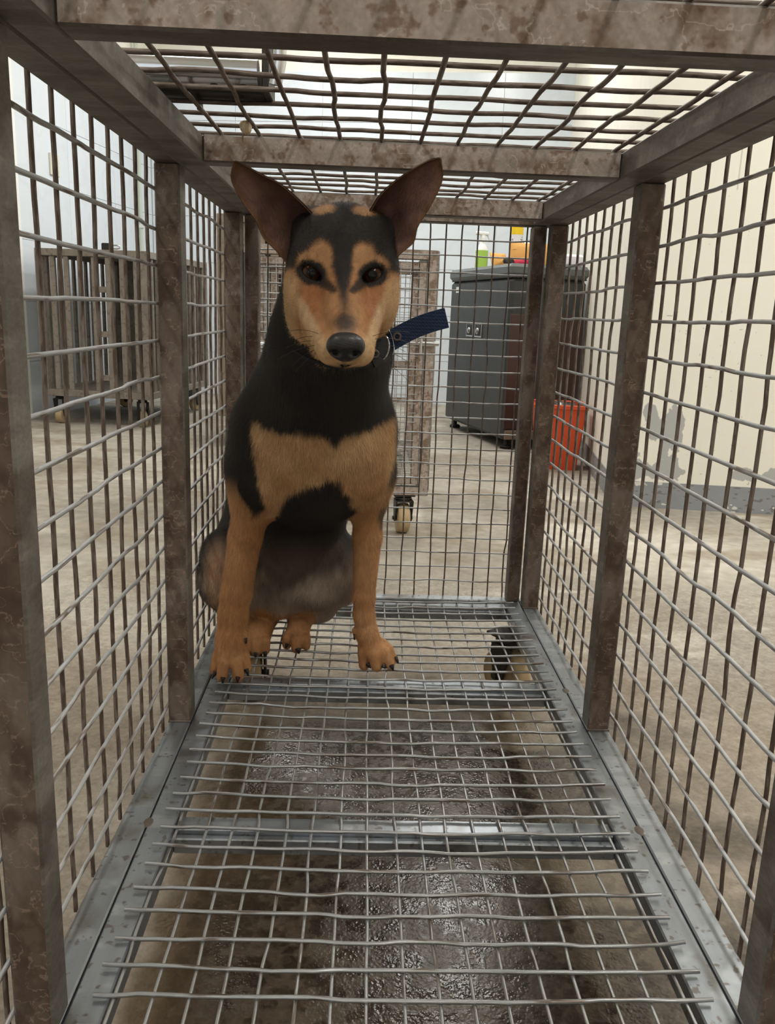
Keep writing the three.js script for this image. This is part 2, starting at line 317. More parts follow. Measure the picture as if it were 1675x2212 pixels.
const rustBeam = steelTex(640, 1024, 1024, [170, 157, 148], (x, y, c) => {
  const b = fbm(x * 18, y * 18, 5, 651, 18, 18), d = fbm(x * 44, y * 30, 4, 661, 44, 30);
  c = mix3(c, [184, 168, 160], sstep(0.52, 0.66, d) * 0.7);
  c = mix3(c, [120, 100, 84], sstep(0.46, 0.66, b * 0.6 + d * 0.4) * 0.8);
  const hair = Math.abs(fbm(x * 26 + d * 2, y * 26, 3, 671, 26, 26) - 0.5) < 0.012 ? 1 : 0; c = mix3(c, [206, 194, 186], hair * 0.6);
  c = mix3(c, [104, 78, 60], sstep(0.60, 0.80, fbm(x * 60, y * 60, 4, 681, 60, 60)) * 0.6);
  c = c.map((q) => q + (fbm(x * 200, y * 200, 2, 691, 200, 200) - 0.5) * 26);
  return c;
});
const rustPost = steelTex(700, 1024, 1024, [124, 110, 101], (x, y, c) => {
  const b = fbm(x * 13, y * 7, 5, 711, 13, 7), d = fbm(x * 50, y * 40, 4, 721, 50, 40);
  c = mix3(c, mix3([74, 57, 46], [104, 86, 73], sstep(0.3, 0.7, d)), sstep(0.36, 0.54, b * 0.75 + d * 0.25) * 0.85);
  c = mix3(c, [74, 56, 45], sstep(0.54, 0.72, fbm(x * 22, y * 14, 5, 731, 22, 14)) * 0.6);
  const hair = Math.abs(fbm(x * 34 + d * 2, y * 30, 3, 741, 34, 30) - 0.5) < 0.012 ? 1 : 0; c = mix3(c, [172, 150, 136], hair * 0.5);
  return c;
});
for (const t of [steelClean, rustBeam, rustPost]) t.repeat.set(2.2, 2.2);
const steelRough = tex(512, 512, (u, v) => 255 * (0.34 + 0.3 * fbm(u * 9, v * 9, 4, 751, 9)), { srgb: false }); steelRough.repeat.set(2.2, 2.2);
const scratch = tex(512, 512, (u, v) => 255 * (0.6 * fbm(u * 40, v * 40, 3, 761, 40) + 0.4 * fbm(u * 8, v * 8, 3, 771, 8)), { srgb: false }); scratch.repeat.set(5, 5);
M.steel = std({ map: steelClean, metalness: 0.8, roughnessMap: steelRough, roughness: 0.78, bumpMap: scratch, bumpScale: 0.00012 });
M.steelDirty = std({ map: steelDirty, metalness: 0.35, roughness: 0.58, bumpMap: scratch, bumpScale: 0.0002 });
M.rustBeam = std({ map: rustBeam, metalness: 0.15, roughness: 0.62, bumpMap: scratch, bumpScale: 0.0003 });
M.rustPost = std({ map: rustPost, metalness: 0.12, roughness: 0.66, bumpMap: scratch, bumpScale: 0.0004 });
const wireRust = tex(256, 64, (u, v) => { const a = fbm(u * 60, v * 6, 3, 781), b = fbm(u * 12, v * 3, 3, 791); let c = mix3([118, 106, 97], [88, 74, 64], sstep(0.4, 0.6, a)); return mix3(c, [150, 142, 136], sstep(0.55, 0.7, b) * 0.6); }); wireRust.repeat.set(1.6, 80);
const wireBright = tex(256, 64, (u, v) => { const a = fbm(u * 60, v * 6, 3, 801), b = fbm(u * 14, v * 3, 3, 811); let c = mix3([168, 170, 172], [198, 200, 202], a); return mix3(c, [112, 96, 84], sstep(0.62, 0.74, b) * 0.8); }); wireBright.repeat.set(1.6, 80);
M.wireRust = std({ map: wireRust, metalness: 0.25, roughness: 0.55 });
M.wireGrey = std({ map: wireBright, metalness: 0.45, roughness: 0.45 });
M.wireFloor = std({ map: wireBright, metalness: 0.7, roughness: 0.3 });
M.weld = std({ color: 0x6a6058, metalness: 0.3, roughness: 0.6 });
M.wheel = std({ color: 0xb09a76, roughness: 0.55 });
M.blackPlastic = std({ color: 0x1c1b1a, roughness: 0.5 });
M.castIron = std({ color: 0x3b3733, metalness: 0.4, roughness: 0.55 });
M.chrome = std({ color: 0xc9cbcd, metalness: 1, roughness: 0.22 });

// ------------------------------------------------------------------ wire panels: every wire a mesh, slightly bent
const wr = rng(77);
function knots(len, step, amp) { const n = Math.ceil(len / step) + 2, a = []; for (let i = 0; i < n; i++) a.push((wr() * 2 - 1) * amp * (wr() < 0.18 ? 1.9 : 0.8)); return (t) => { const q = t / step, i = Math.min(n - 2, Math.floor(q)), f = q - i, s = f < 0.35 ? 0 : f > 0.65 ? 1 : (f - 0.35) / 0.3; return a[i] + (a[i + 1] - a[i]) * s; }; }
// axis 0/1/2; at = fixed coordinates (array of 3, entry of axis ignored); bend: [in-plane axis, amp], [out axis, amp]; sag(t in -1..1)
function wire(parent, axis, at, t0, t1, r, mat, { inAx, amp = 0.002, outAx, outAmp = 0.0015, sag = null, seg = 0.011, sides = 6, step = 0.05, name = 'wire', crimp = 0 } = {}) {
  const len = t1 - t0, n = Math.max(2, Math.round(len / seg)), k1 = knots(len, step, amp), k2 = knots(len, step * 0.8, outAmp), pts = [];
  for (let i = 0; i <= n; i++) {
    const t = len * i / n, p = at.slice(); p[axis] = t0 + t;
    p[inAx] += k1(t); p[outAx] += k2(t) + (sag ? sag(2 * i / n - 1) : 0) + (crimp ? crimp * Math.sin(t * Math.PI / 0.0272) : 0);
    pts.push(p);
  }
  return mesh(name, wireGeo(pts, r, sides, wr() * 3), mat, parent);
}
function caster(parent, x, z, turn, top = -0.027) {
  const g = sub('caster', parent); g.position.set(x, 0, z); g.rotation.y = turn;
  const R = 0.046, cy = GROUND + R;
  mesh('mounting_plate', boxc(-0.032, 0.032, top - 0.005, top, -0.028, 0.028, 0.001), M.castIron, g);
  mesh('swivel', xf(lathe([[0.0001, 0], [0.024, 0], [0.026, 0.006], [0.020, 0.014], [0.0001, 0.014]], 20), { p: [0, top - 0.019, 0] }), M.castIron, g);
  const sh = new THREE.Shape(); sh.moveTo(-0.024, top - 0.018); sh.lineTo(0.026, top - 0.018); sh.quadraticCurveTo(0.034, top - 0.03, 0.022, cy + 0.012); sh.quadraticCurveTo(0.02, cy - 0.012, 0.008, cy - 0.012); sh.quadraticCurveTo(-0.004, cy - 0.010, -0.006, cy + 0.01); sh.closePath();
  const plate = () => { const q = new THREE.ExtrudeGeometry(sh, { depth: 0.003, bevelEnabled: true, bevelThickness: 0.0006, bevelSize: 0.0006, bevelSegments: 1 }); return xf(q, { r: [0, Math.PI / 2, 0] }); };
  mesh('fork', merged([xf(plate(), { p: [-0.0265, 0, 0.01] }), xf(plate(), { p: [0.0235, 0, 0.01] }), boxc(-0.027, 0.027, top - 0.022, top - 0.017, -0.02, 0.03, 0.001)]), M.blackPlastic, g);
  mesh('wheel', xf(lathe([[0.008, -0.019], [0.034, -0.019], [0.036, -0.016], [0.040, -0.0185], [0.044, -0.016], [R, -0.008], [R, 0.008], [0.044, 0.016], [0.040, 0.0185], [0.036, 0.016], [0.034, 0.019], [0.008, 0.019]], 36), { r: [0, 0, Math.PI / 2], p: [0, cy, -0.004] }), M.wheel, g);
  mesh('axle', xf(new THREE.CylinderGeometry(0.006, 0.006, 0.062, 12), { r: [0, 0, Math.PI / 2], p: [0, cy, -0.004] }), M.castIron, g);
  return g;
}

// ------------------------------------------------------------------ the cage the dog sits in
const A = 0.25, S = 0.0274, H = 0.6536, SR = 0.0274, HT = H + SR;
const ZP = [0.467, 0.0, -0.4495], ZEND = -0.51, ZFRONT = 0.905;
{
  const cage = thing('wire_cage', 'large steel wire cage on casters that the dog sits in', 'cage');
  const split = (m) => [m, M.steelDirty];
  for (const sx of [-1, 1]) {
    for (const z of [ZFRONT, ...ZP]) mesh('post', boxc(sx * A, sx * (A + S), 0, H, z - 0.029, z, 0.0018, true), split(M.rustPost), cage);
    mesh('top_rail', boxc(sx * A, sx * (A + S), H, HT, ZEND, ZFRONT, 0.0018), M.steelDirty, cage);
    mesh('bottom_rail', boxc(sx * (A + 0.0006), sx * (A + S), -S, 0, ZEND, ZFRONT, 0.0014), M.steel, cage);
    mesh('roof_rail', boxc(sx * (A - 0.0006), sx * (A - SR), H, HT, -0.47, ZFRONT, 0.0016), M.steelDirty, cage);
    mesh('floor_rail', boxc(sx * (A - 0.0006), sx * (A - S), -S, -0.0008, -0.4855, ZFRONT, 0.0014), M.steel, cage);
    mesh('back_frame_post', boxc(sx * (A - 0.0008), sx * (A - 0.024), 0, H, ZEND, ZEND + 0.027, 0.0018, true), split(M.rustPost), cage);
  }
  const r = A - SR;
  for (const z of [0.4416, 0.0126, -0.394, ZFRONT]) mesh('roof_beam', boxc(-r, r, H, HT, z - SR, z, 0.0018, true), split(M.rustBeam), cage);
  mesh('back_frame_beam', boxc(-A + 0.001, A - 0.001, H, HT, ZEND, ZEND + 0.027, 0.0016, true), split(M.rustBeam), cage);
  mesh('back_frame_sill', boxc(-A + 0.001, A - 0.001, -S, 0, ZEND, ZEND + 0.024, 0.0016), M.steel, cage);
  for (const z of [0.2185, -0.1205, -0.459, 0.56, ZFRONT]) mesh('floor_bar', merged([boxc(-r, r, -S, -0.0048, z - 0.026, z - 0.004, 0.0014), boxc(-r, r, -S, -0.0105, z - 0.004, z + 0.004, 0.0012)]), M.steel, cage);
  // welds where tubes meet
  for (const sx of [-1, 1]) for (const z of ZP) mesh('weld_bead', wireGeo([[sx * A, 0.0005, z], [sx * (A + S / 2), 0.001, z + 0.0005], [sx * (A + S), 0.0005, z]], 0.0018, 6), M.weld, cage);
  for (const [sx, z] of [[-1, 0.21], [1, 0.21], [1, -0.115]]) mesh('weld_spot', xf(new THREE.SphereGeometry(0.006, 10, 6), { p: [sx * A, -0.0015, z], s: [1, 0.35, 1.5] }), M.weld, cage);

  // side panels, outside the tubes
  for (const sx of [-1, 1]) {
    const p = sub('side_panel', cage), X = sx * (A + S + 0.0022);
    for (let y = 0.0185; y < H + 0.02; y += 0.0407) wire(p, 2, [X, y, 0], ZEND, ZFRONT, 0.0021, M.wireGrey, { inAx: 1, amp: 0.0013, outAx: 0, outAmp: 0.0007, step: 0.085 });
    for (let z = ZEND + 0.016; z < ZFRONT; z += 0.0455) wire(p, 1, [X + sx * 0.004, 0, z], -0.012, H + 0.02, 0.0021, M.wireRust, { inAx: 2, amp: 0.0016, outAx: 0, outAmp: 0.0007, step: 0.085 });
  }
  // roof panel on top of the roof frame
  {
    const p = sub('roof_panel', cage);
    for (let x = -0.205; x < 0.24; x += 0.0422) wire(p, 2, [x, HT + 0.0022, 0], -0.475, ZFRONT, 0.0022, M.wireRust, { inAx: 0, amp: 0.0021, outAx: 1, outAmp: 0.0008, step: 0.085 });
    for (let z = -0.462; z < ZFRONT; z += 0.0492) wire(p, 0, [0, HT + 0.0062, z], -0.243, 0.243, 0.0022, M.wireRust, { inAx: 2, amp: 0.002, outAx: 1, outAmp: 0.0009, step: 0.07 });
  }
  // floor panel: cross wires on top, long wires below, sagging between the rails
  {
    const p = sub('floor_panel', cage), sg = (a) => (t) => -a * Math.pow(Math.max(0, 1 - t * t), 0.8);
    for (let x = -0.219, i = 0; x < 0.236; x += 0.0271, i++) { const q = x / 0.24, e = Math.max(0, 1 - q * q); wire(p, 2, [x + (wr() - 0.5) * 0.002, 0.0012 - 0.0040 * Math.pow(e, 0.8), 0], -0.475, ZFRONT, 0.0015, M.wireFloor, { inAx: 0, amp: 0.0013, outAx: 1, outAmp: 0.0004, step: 0.09 }); }
    for (let z = -0.468; z < ZFRONT; z += 0.03) wire(p, 0, [0, 0.0042, z + (wr() - 0.5) * 0.002], -0.233 - wr() * 0.004, 0.233 + wr() * 0.003, 0.0018, M.wireFloor, { inAx: 2, amp: 0.0016, outAx: 1, outAmp: 0.0006, sag: sg(0.0038 + wr() * 0.0012), step: 0.05 });
  }
  // back panel
  {
    const p = sub('back_panel', cage), Z = ZEND - 0.0018;
    for (let x = -0.2415; x < 0.246; x += 0.0272) wire(p, 1, [x, 0, Z], -0.01, H + 0.01, 0.0014, M.wireRust, { inAx: 0, amp: 0.0012, outAx: 2, outAmp: 0.0004, crimp: 0.0008, step: 0.07, seg: 0.009, sides: 5 });
    for (let y = 0.0275; y < H; y += 0.0274) wire(p, 0, [0, y, Z], -0.246, 0.246, 0.0014, M.wireGrey, { inAx: 1, amp: 0.001, outAx: 2, outAmp: 0.0004, crimp: -0.0008, step: 0.07, seg: 0.009, sides: 5 });
  }
  caster(cage, -0.226, -0.375, 0.06); caster(cage, 0.222, -0.40, 0.55); caster(cage, -0.226, 0.80, 0.2); caster(cage, 0.226, 0.80, -0.1);
  // sliding latch on the roof: polished channel with two holes, an end plate and a bent rod
  {
    const l = sub('roof_latch', cage);
    mesh('channel', merged([boxc(-0.27, -0.142, HT + 0.009, HT + 0.012, 0.118, 0.148, 0.0008), boxc(-0.27, -0.142, HT + 0.009, HT + 0.030, 0.118, 0.121, 0.0008)]), M.castIron, l);
    mesh('slide_bolt', xf(new THREE.CylinderGeometry(0.011, 0.011, 0.125, 24), { r: [0, 0, Math.PI / 2], p: [-0.2075, HT + 0.022, 0.163] }), M.chrome, l);
    for (const x of [-0.183, -0.158]) mesh('hole_plug', xf(new THREE.SphereGeometry(0.005, 14, 10), { s: [1, 0.5, 1], p: [x, HT + 0.0125, 0.163] }), M.castIron, l);
    mesh('end_plate', boxc(-0.142, -0.136, HT + 0.008, HT + 0.06, 0.112, 0.165, 0.001), M.castIron, l);
    mesh('rod_handle', wireGeo([[-0.13, HT + 0.012, 0.17], [-0.126, HT + 0.03, 0.172], [-0.126, HT + 0.06, 0.172], [-0.126, HT + 0.1, 0.17]], 0.006, 10), M.chrome, l);
    mesh('bolt_stub', wireGeo([[-0.205, HT + 0.002, 0.115], [-0.206, HT + 0.012, 0.112]], 0.003, 8), M.castIron, l);
  }
}
{
  // scrap of food caught in the roof wires
  const rr = rng(5), g = new THREE.IcosahedronGeometry(0.0062, 2), p = g.attributes.position;
  for (let i = 0; i < p.count; i++) { const k = 0.75 + 0.5 * noise3(p.getX(i) * 300 + 5, p.getY(i) * 300, p.getZ(i) * 300); p.setXYZ(i, p.getX(i) * k, p.getY(i) * k * 1.15, p.getZ(i) * k); }
  g.computeVertexNormals(); void rr;
  const t = thing('food_scrap', 'small pale beige scrap stuck on a roof wire', 'scrap'); t.position.set(-0.169, HT - 0.004, 0.072);
  const sm = std({ color: 0xc9b596, roughness: 0.8 });
  mesh('crumb', g, sm, t);
  mesh('thread', wireGeo([[-0.001, -0.003, 0], [-0.003, -0.009, 0.001], [-0.0025, -0.014, 0.001]], 0.0008, 5), std({ color: 0x8a7350, roughness: 0.9 }), t);
}

// ------------------------------------------------------------------ second wire cage, behind the dog
{
  const c = thing('wire_cage', 'second wire cage on casters standing closed behind the dog', 'cage');
  c.position.set(-0.135, 0, -1.5);
  const a = 0.262, s = 0.027, d = 0.95, top = 0.683, cut = [M.rustBeam, M.steelDirty], cutB = [M.rustBeam, M.steelDirty];
  for (const sx of [-1, 1]) for (const z of [0, -d + s]) mesh('post', boxc(sx * a, sx * (a + s), 0 - s, top, z - s, z, 0.0018, true), cut, c);
  for (const sx of [-1, 1]) { mesh('top_rail', boxc(sx * a, sx * (a + s), top - s, top, -d + s, -s, 0.0018), M.steelDirty, c); mesh('bottom_rail', boxc(sx * a, sx * (a + s), -s, 0, -d + s, -s, 0.0018), M.steelDirty, c); mesh('middle_post', boxc(sx * a, sx * (a + s), 0, top - s, -d / 2 - s, -d / 2, 0.0018, true), cut, c); }
  for (const z of [0, -d + s]) { mesh('top_beam', boxc(-a, a, top - s, top, z - s, z, 0.0018, true), cutB, c); mesh('sill', boxc(-a, a, -s, 0, z - s, z, 0.0018, true), cutB, c); }
  // door leaf in the front, with its latch rod
  const door = sub('door', c);
  for (const sx of [-1, 1]) mesh('stile', boxc(sx * (a - 0.004), sx * (a - 0.026), 0.006, top - s - 0.006, -0.026, -0.004, 0.0015, true), cut, door);
  for (const y of [0.017, 0.36, top - s - 0.017]) mesh('rail', boxc(-a + 0.026, a - 0.026, y - 0.011, y + 0.011, -0.024, -0.006, 0.0015, true), cutB, door);
  for (let x = -0.224; x < 0.23; x += 0.0272) wire(door, 1, [x, 0, -0.003], 0.012, top - s - 0.012, 0.0013, M.wireGrey, { inAx: 0, amp: 0.0008, outAx: 2, outAmp: 0.0003, seg: 0.03, sides: 5, step: 0.08 });
  for (let y = 0.03; y < top - s - 0.01; y += 0.0274) wire(door, 0, [0, y, -0.001], -a + 0.02, a - 0.02, 0.0013, M.wireFloor, { inAx: 1, amp: 0.0008, outAx: 2, outAmp: 0.0003, seg: 0.03, sides: 5, step: 0.08 });
  for (const [nm, sx] of [['side_panel', -1], ['side_panel', 1]]) {
    const p = sub(nm, c);
    for (let y = 0.02; y < top; y += 0.0272) wire(p, 2, [sx * (a + s + 0.002), y, 0], -d, -0.002, 0.0013, M.wireGrey, { inAx: 1, amp: 0.001, outAx: 0, outAmp: 0.0004, seg: 0.04, sides: 5, step: 0.08 });
    for (let z = -d + 0.02; z < -0.01; z += 0.0272) wire(p, 1, [sx * (a + s + 0.0045), 0, z], -0.02, top, 0.0013, M.wireGrey, { inAx: 2, amp: 0.001, outAx: 0, outAmp: 0.0004, seg: 0.04, sides: 5, step: 0.08 });
  }
  {
    const p = sub('back_panel', c);
    for (let x = -0.25; x < 0.255; x += 0.0272) wire(p, 1, [x, 0, -d - 0.002], 0, top - s, 0.0013, M.wireGrey, { inAx: 0, amp: 0.0008, outAx: 2, outAmp: 0.0003, seg: 0.04, sides: 4, step: 0.08 });
    for (let y = 0.02; y < top - s; y += 0.0274) wire(p, 0, [0, y, -d - 0.0005], -a, a, 0.0013, M.wireGrey, { inAx: 1, amp: 0.0008, outAx: 2, outAmp: 0.0003, seg: 0.04, sides: 4, step: 0.08 });
    const q = sub('floor_panel', c);
    for (let z = -d + 0.03; z < -0.03; z += 0.03) wire(q, 0, [0, 0.004, z], -a, a, 0.0016, M.wireFloor, { inAx: 2, amp: 0.001, outAx: 1, outAmp: 0.0004, seg: 0.05, sides: 5, step: 0.08 });
    for (let x = -0.23; x < 0.24; x += 0.04) wire(q, 2, [x, 0.001, 0], -d + 0.02, -0.02, 0.0014, M.wireFloor, { inAx: 0, amp: 0.001, outAx: 1, outAmp: 0.0004, seg: 0.05, sides: 5, step: 0.08 });
  }
  for (const y of [0.21, 0.46]) mesh('inner_shelf_rail', boxc(-a, a, y - 0.01, y + 0.01, -d / 2 - 0.02, -d / 2, 0.001, true), cutB, c);
  const latch = sub('latch', c);
  mesh('rod', xf(new THREE.CylinderGeometry(0.0065, 0.0065, 0.16, 14), { r: [0, 0, Math.PI / 2], p: [0.22, 0.425, 0.012] }), M.chrome, latch);
  mesh('rod_sleeve', xf(new THREE.CylinderGeometry(0.0095, 0.0095, 0.03, 14), { r: [0, 0, Math.PI / 2], p: [0.268, 0.425, 0.012] }), M.chrome, latch);
  mesh('handle', wireGeo([[0.235, 0.425, 0.016], [0.238, 0.44, 0.02], [0.243, 0.446, 0.022], [0.248, 0.438, 0.022], [0.248, 0.395, 0.022]], 0.004, 8), M.chrome, latch);
  mesh('pivot_rod', xf(new THREE.CylinderGeometry(0.0075, 0.0075, 0.05, 14), { r: [0, 0, Math.PI / 2], p: [-0.2, 0.405, 0.012] }), M.chrome, latch);
  caster(c, 0.218, -0.03, 0.12); caster(c, -0.22, -0.03, -0.2); caster(c, 0.218, -0.85, 0.3); caster(c, -0.22, -0.85, 0.1);
}

// ------------------------------------------------------------------ slatted steel cages in the background
const slatCol = tex(256, 256, (u, v) => { const a = fbm(u * 8, v * 8, 4, 901, 8), b = fbm(u * 40, v * 40, 3, 911, 40); let c = mix3([122, 115, 107], [148, 141, 132], a); return mix3(c, [90, 78, 68], sstep(0.55, 0.8, b) * 0.5); }); slatCol.repeat.set(2, 2);
M.slat = std({ map: slatCol, metalness: 0.15, roughness: 0.6 });
const creamSlat = slatCol.clone(); creamSlat.needsUpdate = true;
M.slatPale = std({ map: creamSlat, color: 0xfff2e4, metalness: 0.05, roughness: 0.6 });
function slatCage(label, pos, turn, w, d, y0, y1, mat, { slat = 0.026, gap = 0.05, door = true, wheels = true } = {}) {
  const c = thing('slatted_cage', label, 'cage'); c.position.set(pos[0], 0, pos[2]); c.rotation.y = turn;
  const s = 0.036;
  for (const x of [0, w - s]) for (const z of [0, -d + s]) mesh('corner_post', boxc(x, x + s, y0, y1, z - s, z, 0.002), mat, c);
  for (const z of [0, -d + s]) for (const y of [y0, y1 - s]) mesh('cross_rail', boxc(s, w - s, y, y + s, z - s, z, 0.002), mat, c);
  for (const x of [0, w - s]) for (const y of [y0, y1 - s]) mesh('side_rail', boxc(x, x + s, y, y + s, -d + s, -s, 0.002), mat, c);
  const put = (x0, x1, z0, z1) => mesh('slat', boxc(x0, x1, y0 + s, y1 - s, z0, z1, 0.0015), mat, c);
  for (let x = s + gap * 0.8; x < w - s - slat * 0.5; x += slat + gap) { put(x, x + slat, -0.022, -0.008); put(x, x + slat, -d + 0.008, -d + 0.022); }
  for (let z = -s - gap; z > -d + s + slat; z -= slat + gap) { put(0.008, 0.022, z - slat, z); put(w - 0.022, w - 0.008, z - slat, z); }
  mesh('floor_plate', boxc(0.01, w - 0.01, y0 + 0.004, y0 + 0.02, -d + 0.01, -0.01, 0.001), mat, c);
  mesh('roof_plate', boxc(s, w - s, y1 - 0.012, y1 - 0.006, -d + s, -s, 0.001), mat, c);
  mesh('back_plate', boxc(s, w - s, y0 + s, y1 - s, -d + 0.024, -d + 0.030, 0.001), mat, c);
  if (door) {
    const xd = s + gap * 0.8 + (slat + gap) * 3;
    for (const f of [0.12, 0.42, 0.72]) mesh('hinge', boxc(xd + slat, xd + slat + gap, y0 + (y1 - y0) * f, y0 + (y1 - y0) * f + 0.03, -0.03, -0.006, 0.002), mat, c);
    mesh('lock_bar', boxc(w * 0.45, w - s, y0 + (y1 - y0) * 0.64, y0 + (y1 - y0) * 0.64 + 0.03, -d * 0.5 - 0.02, -d * 0.5, 0.002), mat, c);
  }
  if (wheels) for (const x of [0.07, w - 0.07]) for (const z of [-0.06, -d + 0.08]) caster(c, x, z, x * 1.3 + z, y0);
  return c;
}
slatCage('weathered grey slatted cage on casters against the left wall', [-1.80, 0, -3.66], -0.13, 0.61, 1.0, 0.005, 0.775, M.slat);
{
  const t = thing('padlock', 'small black padlock lying on top of the left slatted cage', 'padlock'); t.position.set(-1.43, 0.775, -3.7);
  mesh('body', boxc(-0.028, 0.028, 0.0, 0.04, -0.012, 0.012, 0.005), M.blackPlastic, t);
  mesh('shackle', wireGeo([[0.028, 0.012, 0], [0.05, 0.012, 0], [0.066, 0.016, 0], [0.066, 0.026, 0], [0.05, 0.03, 0], [0.028, 0.03, 0]], 0.004, 8), M.chrome, t);
}
slatCage('tall pale slatted cage seen through the second wire cage', [-0.74, 0, -3.05], -0.05, 0.62, 0.8, 0.0, 0.92, M.slatPale, { slat: 0.036, gap: 0.027, door: true });

// ------------------------------------------------------------------ chest freezer with things on top
const FT = 0.235, FPOS = [0.655, 0, -3.24];                     // front left corner at the ground
const fz = (x, z) => [FPOS[0] + x * Math.cos(FT) + z * Math.sin(FT), FPOS[2] - x * Math.sin(FT) + z * Math.cos(FT)];
{
  const f = thing('chest_freezer', 'dark grey chest freezer with a brown end panel standing by the wall', 'freezer');
  f.position.set(FPOS[0], 0, FPOS[2]); f.rotation.y = FT;
  const greyTex = tex(512, 512, (u, v) => { const a = fbm(u * 6, v * 6, 4, 921, 6), b = fbm(u * 60, v * 14, 3, 931); return mix3([50, 53, 52], [62, 65, 63], a).map((q) => q + (b - 0.5) * 10); });
  const body = std({ map: greyTex, roughness: 0.42, metalness: 0.1 }), lidM = std({ color: 0x585c5b, roughness: 0.38 }), brown = std({ color: 0x4c3833, roughness: 0.28, metalness: 0.35 });
  const W = 0.41, D = 0.9, y0 = GROUND + 0.05, yl = 0.70;
  mesh('body', boxc(0, W, y0, yl, -D, 0, 0.018), body, f);
  mesh('lid', boxc(-0.012, W + 0.006, yl + 0.004, yl + 0.065, -D - 0.006, 0.012, 0.016), lidM, f);
  mesh('lid_seal', boxc(0.004, W - 0.004, yl - 0.002, yl + 0.006, -D + 0.004, -0.004, 0.001), M.blackPlastic, f);
  mesh('end_panel', boxc(0.006, W - 0.006, y0 + 0.055, 0.525, -0.004, 0.008, 0.004), brown, f);
  mesh('grille_strip', boxc(0.015, W - 0.012, y0 + 0.002, y0 + 0.05, -0.004, 0.010, 0.004), std({ color: 0x7a6a5c, roughness: 0.4, metalness: 0.2 }), f);
  for (const z of [-0.40, -0.53]) {
    const l = sub('lock', f); l.position.set(-0.001, 0.435, z);
    mesh('lock_plate', boxc(-0.006, 0.002, -0.038, 0.038, -0.052, 0.052, 0.002), M.chrome, l);
    mesh('lock_recess', boxc(-0.0075, -0.0055, -0.030, 0.030, -0.042, 0.042, 0.001), M.blackPlastic, l);
    mesh('lock_button', xf(new THREE.SphereGeometry(0.018, 16, 10), { p: [-0.009, -0.004, 0], s: [0.5, 1, 1] }), M.chrome, l);
  }
  mesh('sticker', boxc(-0.0025, 0.0005, 0.635, 0.668, -0.80, -0.755, 0.0005), M.white, f);
  for (const [x, z] of [[0.05, -0.05], [W - 0.05, -0.05], [0.05, -D + 0.06], [W - 0.05, -D + 0.06]]) mesh('foot', xf(lathe([[0.0001, 0], [0.030, 0], [0.032, 0.012], [0.026, 0.018], [0.012, 0.02], [0.012, 0.056], [0.0001, 0.056]], 20), { p: [x, GROUND, z] }), M.blackPlastic, f);
}
const LIDTOP = 0.765;
function onLid(name, label, category, x, z, turn = 0) { const t = thing(name, label, category); const [wx, wz] = fz(x, z); t.position.set(wx, LIDTOP, wz); t.rotation.y = FT + turn; return t; }
// printing helper
function print(w, h, draw) { const c = document.createElement('canvas'); c.width = w; c.height = h; const g = c.getContext('2d'); draw(g, w, h); const t = new THREE.CanvasTexture(c); t.colorSpace = THREE.SRGBColorSpace; return t; }
{
  const t = onLid('spray_bottle', 'white trigger spray bottle with a lime green label on the freezer', 'bottle', 0.12, -0.74, 0.2); t.scale.setScalar(0.82);
  const wp = std({ color: 0xeef0ee, roughness: 0.35 });
  mesh('bottle', xf(lathe([[0.0001, 0], [0.042, 0], [0.046, 0.006], [0.046, 0.12], [0.042, 0.145], [0.024, 0.17], [0.017, 0.18], [0.016, 0.20], [0.0001, 0.20]], 28), { s: [1, 1, 0.72] }), wp, t);
  const lab = print(256, 256, (g, w, h) => { g.fillStyle = '#a8cf58'; g.fillRect(0, 0, w, h); g.fillStyle = '#6f9a35'; for (let i = 0; i < 7; i++) g.fillRect(30, 96 + i * 20, 190, 9); g.fillStyle = '#34501c'; g.fillRect(40, 22, 150, 16); g.fillRect(60, 46, 100, 12); });
  mesh('label', xf(new THREE.CylinderGeometry(0.0466, 0.0466, 0.125, 28, 1, true), { p: [0, 0.069, 0], s: [1, 1, 0.725] }), std({ map: lab, roughness: 0.4 }), t);
  mesh('collar', xf(new THREE.CylinderGeometry(0.018, 0.018, 0.022, 20), { p: [0, 0.205, 0] }), wp, t);
  mesh('spray_head', merged([boxc(-0.055, 0.045, 0.232, 0.256, -0.013, 0.013, 0.006), boxc(-0.016, 0.016, 0.212, 0.24, -0.012, 0.012, 0.005)]), wp, t);
  mesh('trigger', wireGeo([[0.03, 0.236, 0], [0.048, 0.222, 0], [0.058, 0.196, 0], [0.06, 0.185, 0]], 0.005, 8), wp, t);
}
{
  const t = onLid('spray_can', 'yellow and white can with printed numbers standing behind the envelope', 'can', 0.19, -0.42, 0);
  mesh('can_body', lathe([[0.0001, 0], [0.031, 0], [0.033, 0.004], [0.033, 0.175], [0.0001, 0.175]], 28), std({ color: 0xe6e6ee, roughness: 0.35 }), t);
  const wrap = print(512, 256, (g, w, h) => { g.fillStyle = '#e6e6ee'; g.fillRect(0, 0, w, h); g.fillStyle = '#2c2c48'; for (let i = 0; i < 3; i++) { g.font = 'bold 46px sans-serif'; g.fillText('212', 20 + i * 170, 66); g.font = '22px sans-serif'; g.fillText('4-2', 34 + i * 170, 26); } g.fillStyle = '#8a2430'; g.fillRect(0, 205, w, 51); });
  mesh('can_label', xf(new THREE.CylinderGeometry(0.0334, 0.0334, 0.165, 32, 1, true), { p: [0, 0.0885, 0] }), std({ map: wrap, roughness: 0.35 }), t);
  mesh('can_cap', xf(lathe([[0.033, 0], [0.034, 0.002], [0.034, 0.08], [0.030, 0.086], [0.0001, 0.086]], 28), { p: [0, 0.172, 0] }), std({ color: 0xf2cf1d, roughness: 0.35 }), t);
}
